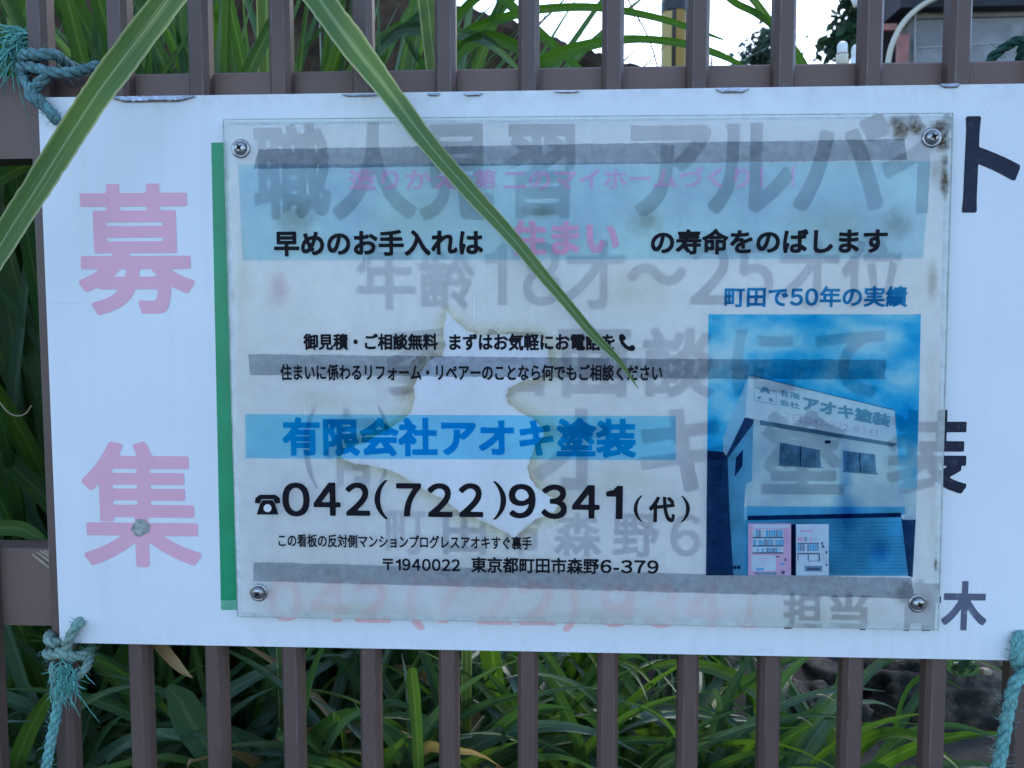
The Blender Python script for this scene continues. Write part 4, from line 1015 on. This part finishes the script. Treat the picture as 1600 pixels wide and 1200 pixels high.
# ------------------------------------------------------------------ white capped garden posts
M['cap'] = pmat('white_cap', (.80, .80, .78), .4, 0, .05, 40)
M['ring'] = pmat('rust_ring', (.28, .12, .06), .7)
M['cream'] = pmat('cream_base', (.66, .58, .44), .6)
def capped_post(px, yt, wpx, Y, label, ring=True):
    c = P(px, yt, Y); s = (c-CAM).length/FPX; r_ = wpx*s/2; zb = gz(c.x, Y)
    e = empty('capped_post', (c.x, Y, zb), label, 'post', 'white capped posts')
    H = c.z - zb
    mb = MB(); mb.lathe((c.x, Y, zb), [(r_*1.0, -.05), (r_*1.0, H - 34*s), (r_*1.25, H - 33*s), (r_*1.15, H - 17*s)], 20); mb.build('shaft', M['cream'] if ring else M['cap'], e)
    mb = MB(); mb.lathe((c.x, Y, zb), [(r_*.9, H - 17*s), (r_*1.0, H - 15*s), (r_*1.0, H - 6*s), (r_*.86, H - 2.5*s), (r_*.5, H - .6*s), (.0005, H)], 20); mb.build('cap', M['cap'], e)
    if ring:
        mb = MB(); mb.lathe((c.x, Y, zb), [(r_*1.05, H - 19*s), (r_*1.08, H - 17*s), (r_*1.02, H - 15.5*s)], 20); mb.build('ring', M['ring'], e)
capped_post(1316.5, 65, 13, 1.6, 'white capped post with a rusty ring beyond the fence')
capped_post(1337, 70, 10, 1.8, 'thinner plain white capped post half hidden by a bar', False)

# ------------------------------------------------------------------ shed at the right
M['block'] = pmat('grey_concrete_block', (.27, .27, .28), .9, 0, .25, 5, .5, 40, dark=(.14, .15, .15), dscale=2.2, dthr=(.45, .7))
M['lintel'] = pmat('brown_grey_lintel', (.23, .20, .17), .9, 0, .2, 8)
M['eave'] = pmat('dark_eave', (.022, .022, .028), .8, 0, .3, 4)
M['pinkpost'] = pmat('faded_red_post', (.36, .15, .13), .7, 0, .2, 10)
M['pipe'] = pmat('cream_plastic_pipe', (.58, .52, .42), .5, 0, .08, 6)
M['joint'] = pmat('joint_line', (.36, .36, .36), .9)
YS = 5.2
wl = P(1430, 60, YS)
shed = empty('shed', (wl.x + 1.5, YS, gz(wl.x, YS) - .1), 'grey concrete block shed with a dark eave at the upper right', 'shed')
zl = P(1430, 20, YS).z; zr = P(1600, 4, YS).z
mb = MB(); x1 = P(1900, 60, YS).x; gz0 = gz(wl.x, YS) - .1
mb.add([(wl.x, YS, gz0), (x1, YS, gz0), (x1, YS, zl+.16), (wl.x, YS, zl), (wl.x, YS+1.5, gz0), (x1, YS+1.5, gz0), (x1, YS+1.5, zl+.16), (wl.x, YS+1.5, zl)],
       [(0,1,2,3), (5,4,7,6), (4,0,3,7), (1,5,6,2), (3,2,6,7), (4,5,1,0)]); mb.build('wall', M['block'], shed)
mb = MB(); a = P(1432, 19, YS-.02); b = P(1700, 2, YS-.02); c = P(1700, 22, YS-.02); d = P(1432, 29, YS-.02)
q = [a, b, c, d]; mb.add(q + [v + Vector((0, .018, 0)) for v in q], [(0,3,2,1), (0,1,5,4), (1,2,6,5), (2,3,7,6), (3,0,4,7)]); mb.build('lintel', M['lintel'], shed)
mb = MB(); a = P(1432, 74, YS-.006); b = P(1700, 58, YS-.006)
mb.add([a, b, b + Vector((0, 0, -.008)), a + Vector((0, 0, -.008)), a + Vector((0, .005, 0)), b + Vector((0, .005, 0)), b + Vector((0, .005, -.008)), a + Vector((0, .005, -.008))], [(0,3,2,1), (0,1,5,4), (3,7,6,2), (0,4,7,3), (1,2,6,5)]); mb.build('joint_line', M['joint'], shed)
e0 = P(1340, -6, YS-.5); mb = MB(); mb.box((P(1362, 0, YS+.4).x, YS-.12, P(1500, 10, YS-.12).z), (x1+.3, YS+.42, P(1500, 10, YS-.12).z+.5)); mb.build('eave', M['eave'], shed)
mb = MB(); mb.box((P(1384, 60, YS).x, YS+.30, gz0), (wl.x - .001, YS+.36, P(1500, 10, YS-.12).z+.1)); mb.build('recess_panel', M['eave'], shed)
mb = MB(); mb.box((P(1405, 60, YS).x, YS-.01, gz0), (P(1420, 60, YS).x, YS+.05, P(1410, 54, YS).z)); mb.build('post', M['pinkpost'], shed)
mb = MB(); mb.box((P(1374, 60, YS).x, YS+.02, P(1390, 45, YS).z), (P(1403, 60, YS).x, YS+.07, P(1390, 35, YS).z)); mb.build('beam', M['pinkpost'], shed)
mb = MB(); mb.tube([P(1428.5, 200, YS-.03), P(1429.5, 60, YS-.03), P(1432, -20, YS-.03)], .007, 8); mb.build('conduit', M['joint'], shed)
mb = MB(); mb.tube(catmull([P(*p) for p in ((1378, 240, YS-.2), (1382, 150, YS-.2), (1388, 96, YS-.2), (1394, 70, YS-.2), (1406, 44, YS-.2), (1424, 22, YS-.2), (1448, 4, YS-.2), (1480, -10, YS-.2), (1520, -16, YS-.15))], 8), .019, 12); mb.build('pipe', M['pipe'], shed)
mb = MB(); hp = P(1337, 4, YS-.1); mb.lathe((hp.x, hp.y, hp.z), [(.012, .16), (.026, .10), (.03, .02), (.014, -.03), (.002, -.035)], 14); mb.build('eave_lamp', M['cap'], shed)

# ------------------------------------------------------------------ trees beyond
M['bark'] = pmat('bark', (.07, .05, .035), .9, 0, .3, 12)
def foliage_mat(name, col):
    m, t, o = newmat(name); p = N(t, 'ShaderNodeBsdfPrincipled'); p.inputs['Roughness'].default_value = .6; p.inputs['Specular IOR Level'].default_value = .2
    c = ramp(t, noise(t, 1.1, 3), [(.35, tuple(k*.6 for k in col)), (.65, tuple(k*1.4 for k in col))]); L(t, c, p.inputs['Base Color'])
    tr = N(t, 'ShaderNodeBsdfTranslucent'); L(t, c, tr.inputs[0]); mx = N(t, 'ShaderNodeMixShader'); mx.inputs[0].default_value = .25
    L(t, p.outputs[0], mx.inputs[1]); L(t, tr.outputs[0], mx.inputs[2]); L(t, mx.outputs[0], o.inputs[0]); return m
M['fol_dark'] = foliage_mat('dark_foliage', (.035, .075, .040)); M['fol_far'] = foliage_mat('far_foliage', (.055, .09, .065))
def tree(px, ytop, Y, wpx, hpx, label, mat, seed, conic=False, nl=9000):
    rr = random.Random(seed); top = P(px, ytop, Y); s = (top-CAM).length/FPX
    zb = gz(top.x, Y); H = top.z - zb; W = wpx*s/2; CH = min(hpx*s, H*.85)
    e = empty('tree', (top.x, Y, zb), label, 'tree', 'trees beyond the fence')
    tk = MB(); tk.tube([(top.x, Y, zb-.2), (top.x+.05*W, Y, zb+H*.5), (top.x, Y, top.z - CH*.08)], [H*.018, H*.012, H*.003], 10)
    cl = []
    for k in range(46 if not conic else 60):
        u = rr.random()**.8 if conic else rr.random(); z = top.z - CH*u
        wr = W*(u*.95+.06) if conic else W*math.sqrt(max(.05, 1-(2*u-1)**2))*.95
        a = rr.uniform(0, 6.283); r_ = wr*math.sqrt(rr.uniform(.15, 1)); c = Vector((top.x + r_*math.cos(a), Y + r_*math.sin(a), z - (.10*r_ if conic else 0)))
        cl.append(c); b = Vector((top.x, Y, max(zb+H*.2, z - r_*.5)))
        if k % 2 == 0: tk.tube([b, b.lerp(c, .55) + Vector((0, 0, .05*W)), c], [H*.006, H*.004, H*.001], 6)
    tk.build('trunk', M['bark'], e)
    cr = MB()
    for k in range(nl):
        c = rr.choice(cl); sp = W*(.20 if not conic else .16); p = c + Vector((rr.gauss(0, sp), rr.gauss(0, sp), rr.gauss(0, sp*.6)))
        l_ = W*rr.uniform(.05, .11); n_ = Vector((rr.gauss(0, 1), rr.gauss(0, 1), rr.gauss(.6, 1))).normalized(); a_ = n_.orthogonal().normalized(); b_ = n_.cross(a_)
        cr.add([p - a_*l_, p - b_*l_*.5, p + a_*l_, p + b_*l_*.5], [(0, 1, 2, 3)])
    cr.build('crown', mat, e)
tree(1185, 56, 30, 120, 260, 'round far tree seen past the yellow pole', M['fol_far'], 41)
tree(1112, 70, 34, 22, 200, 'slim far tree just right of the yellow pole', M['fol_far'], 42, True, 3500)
tree(1372, -70, 15, 190, 320, 'dark green tree beside the shed', M['fol_dark'], 43, True, 30000)
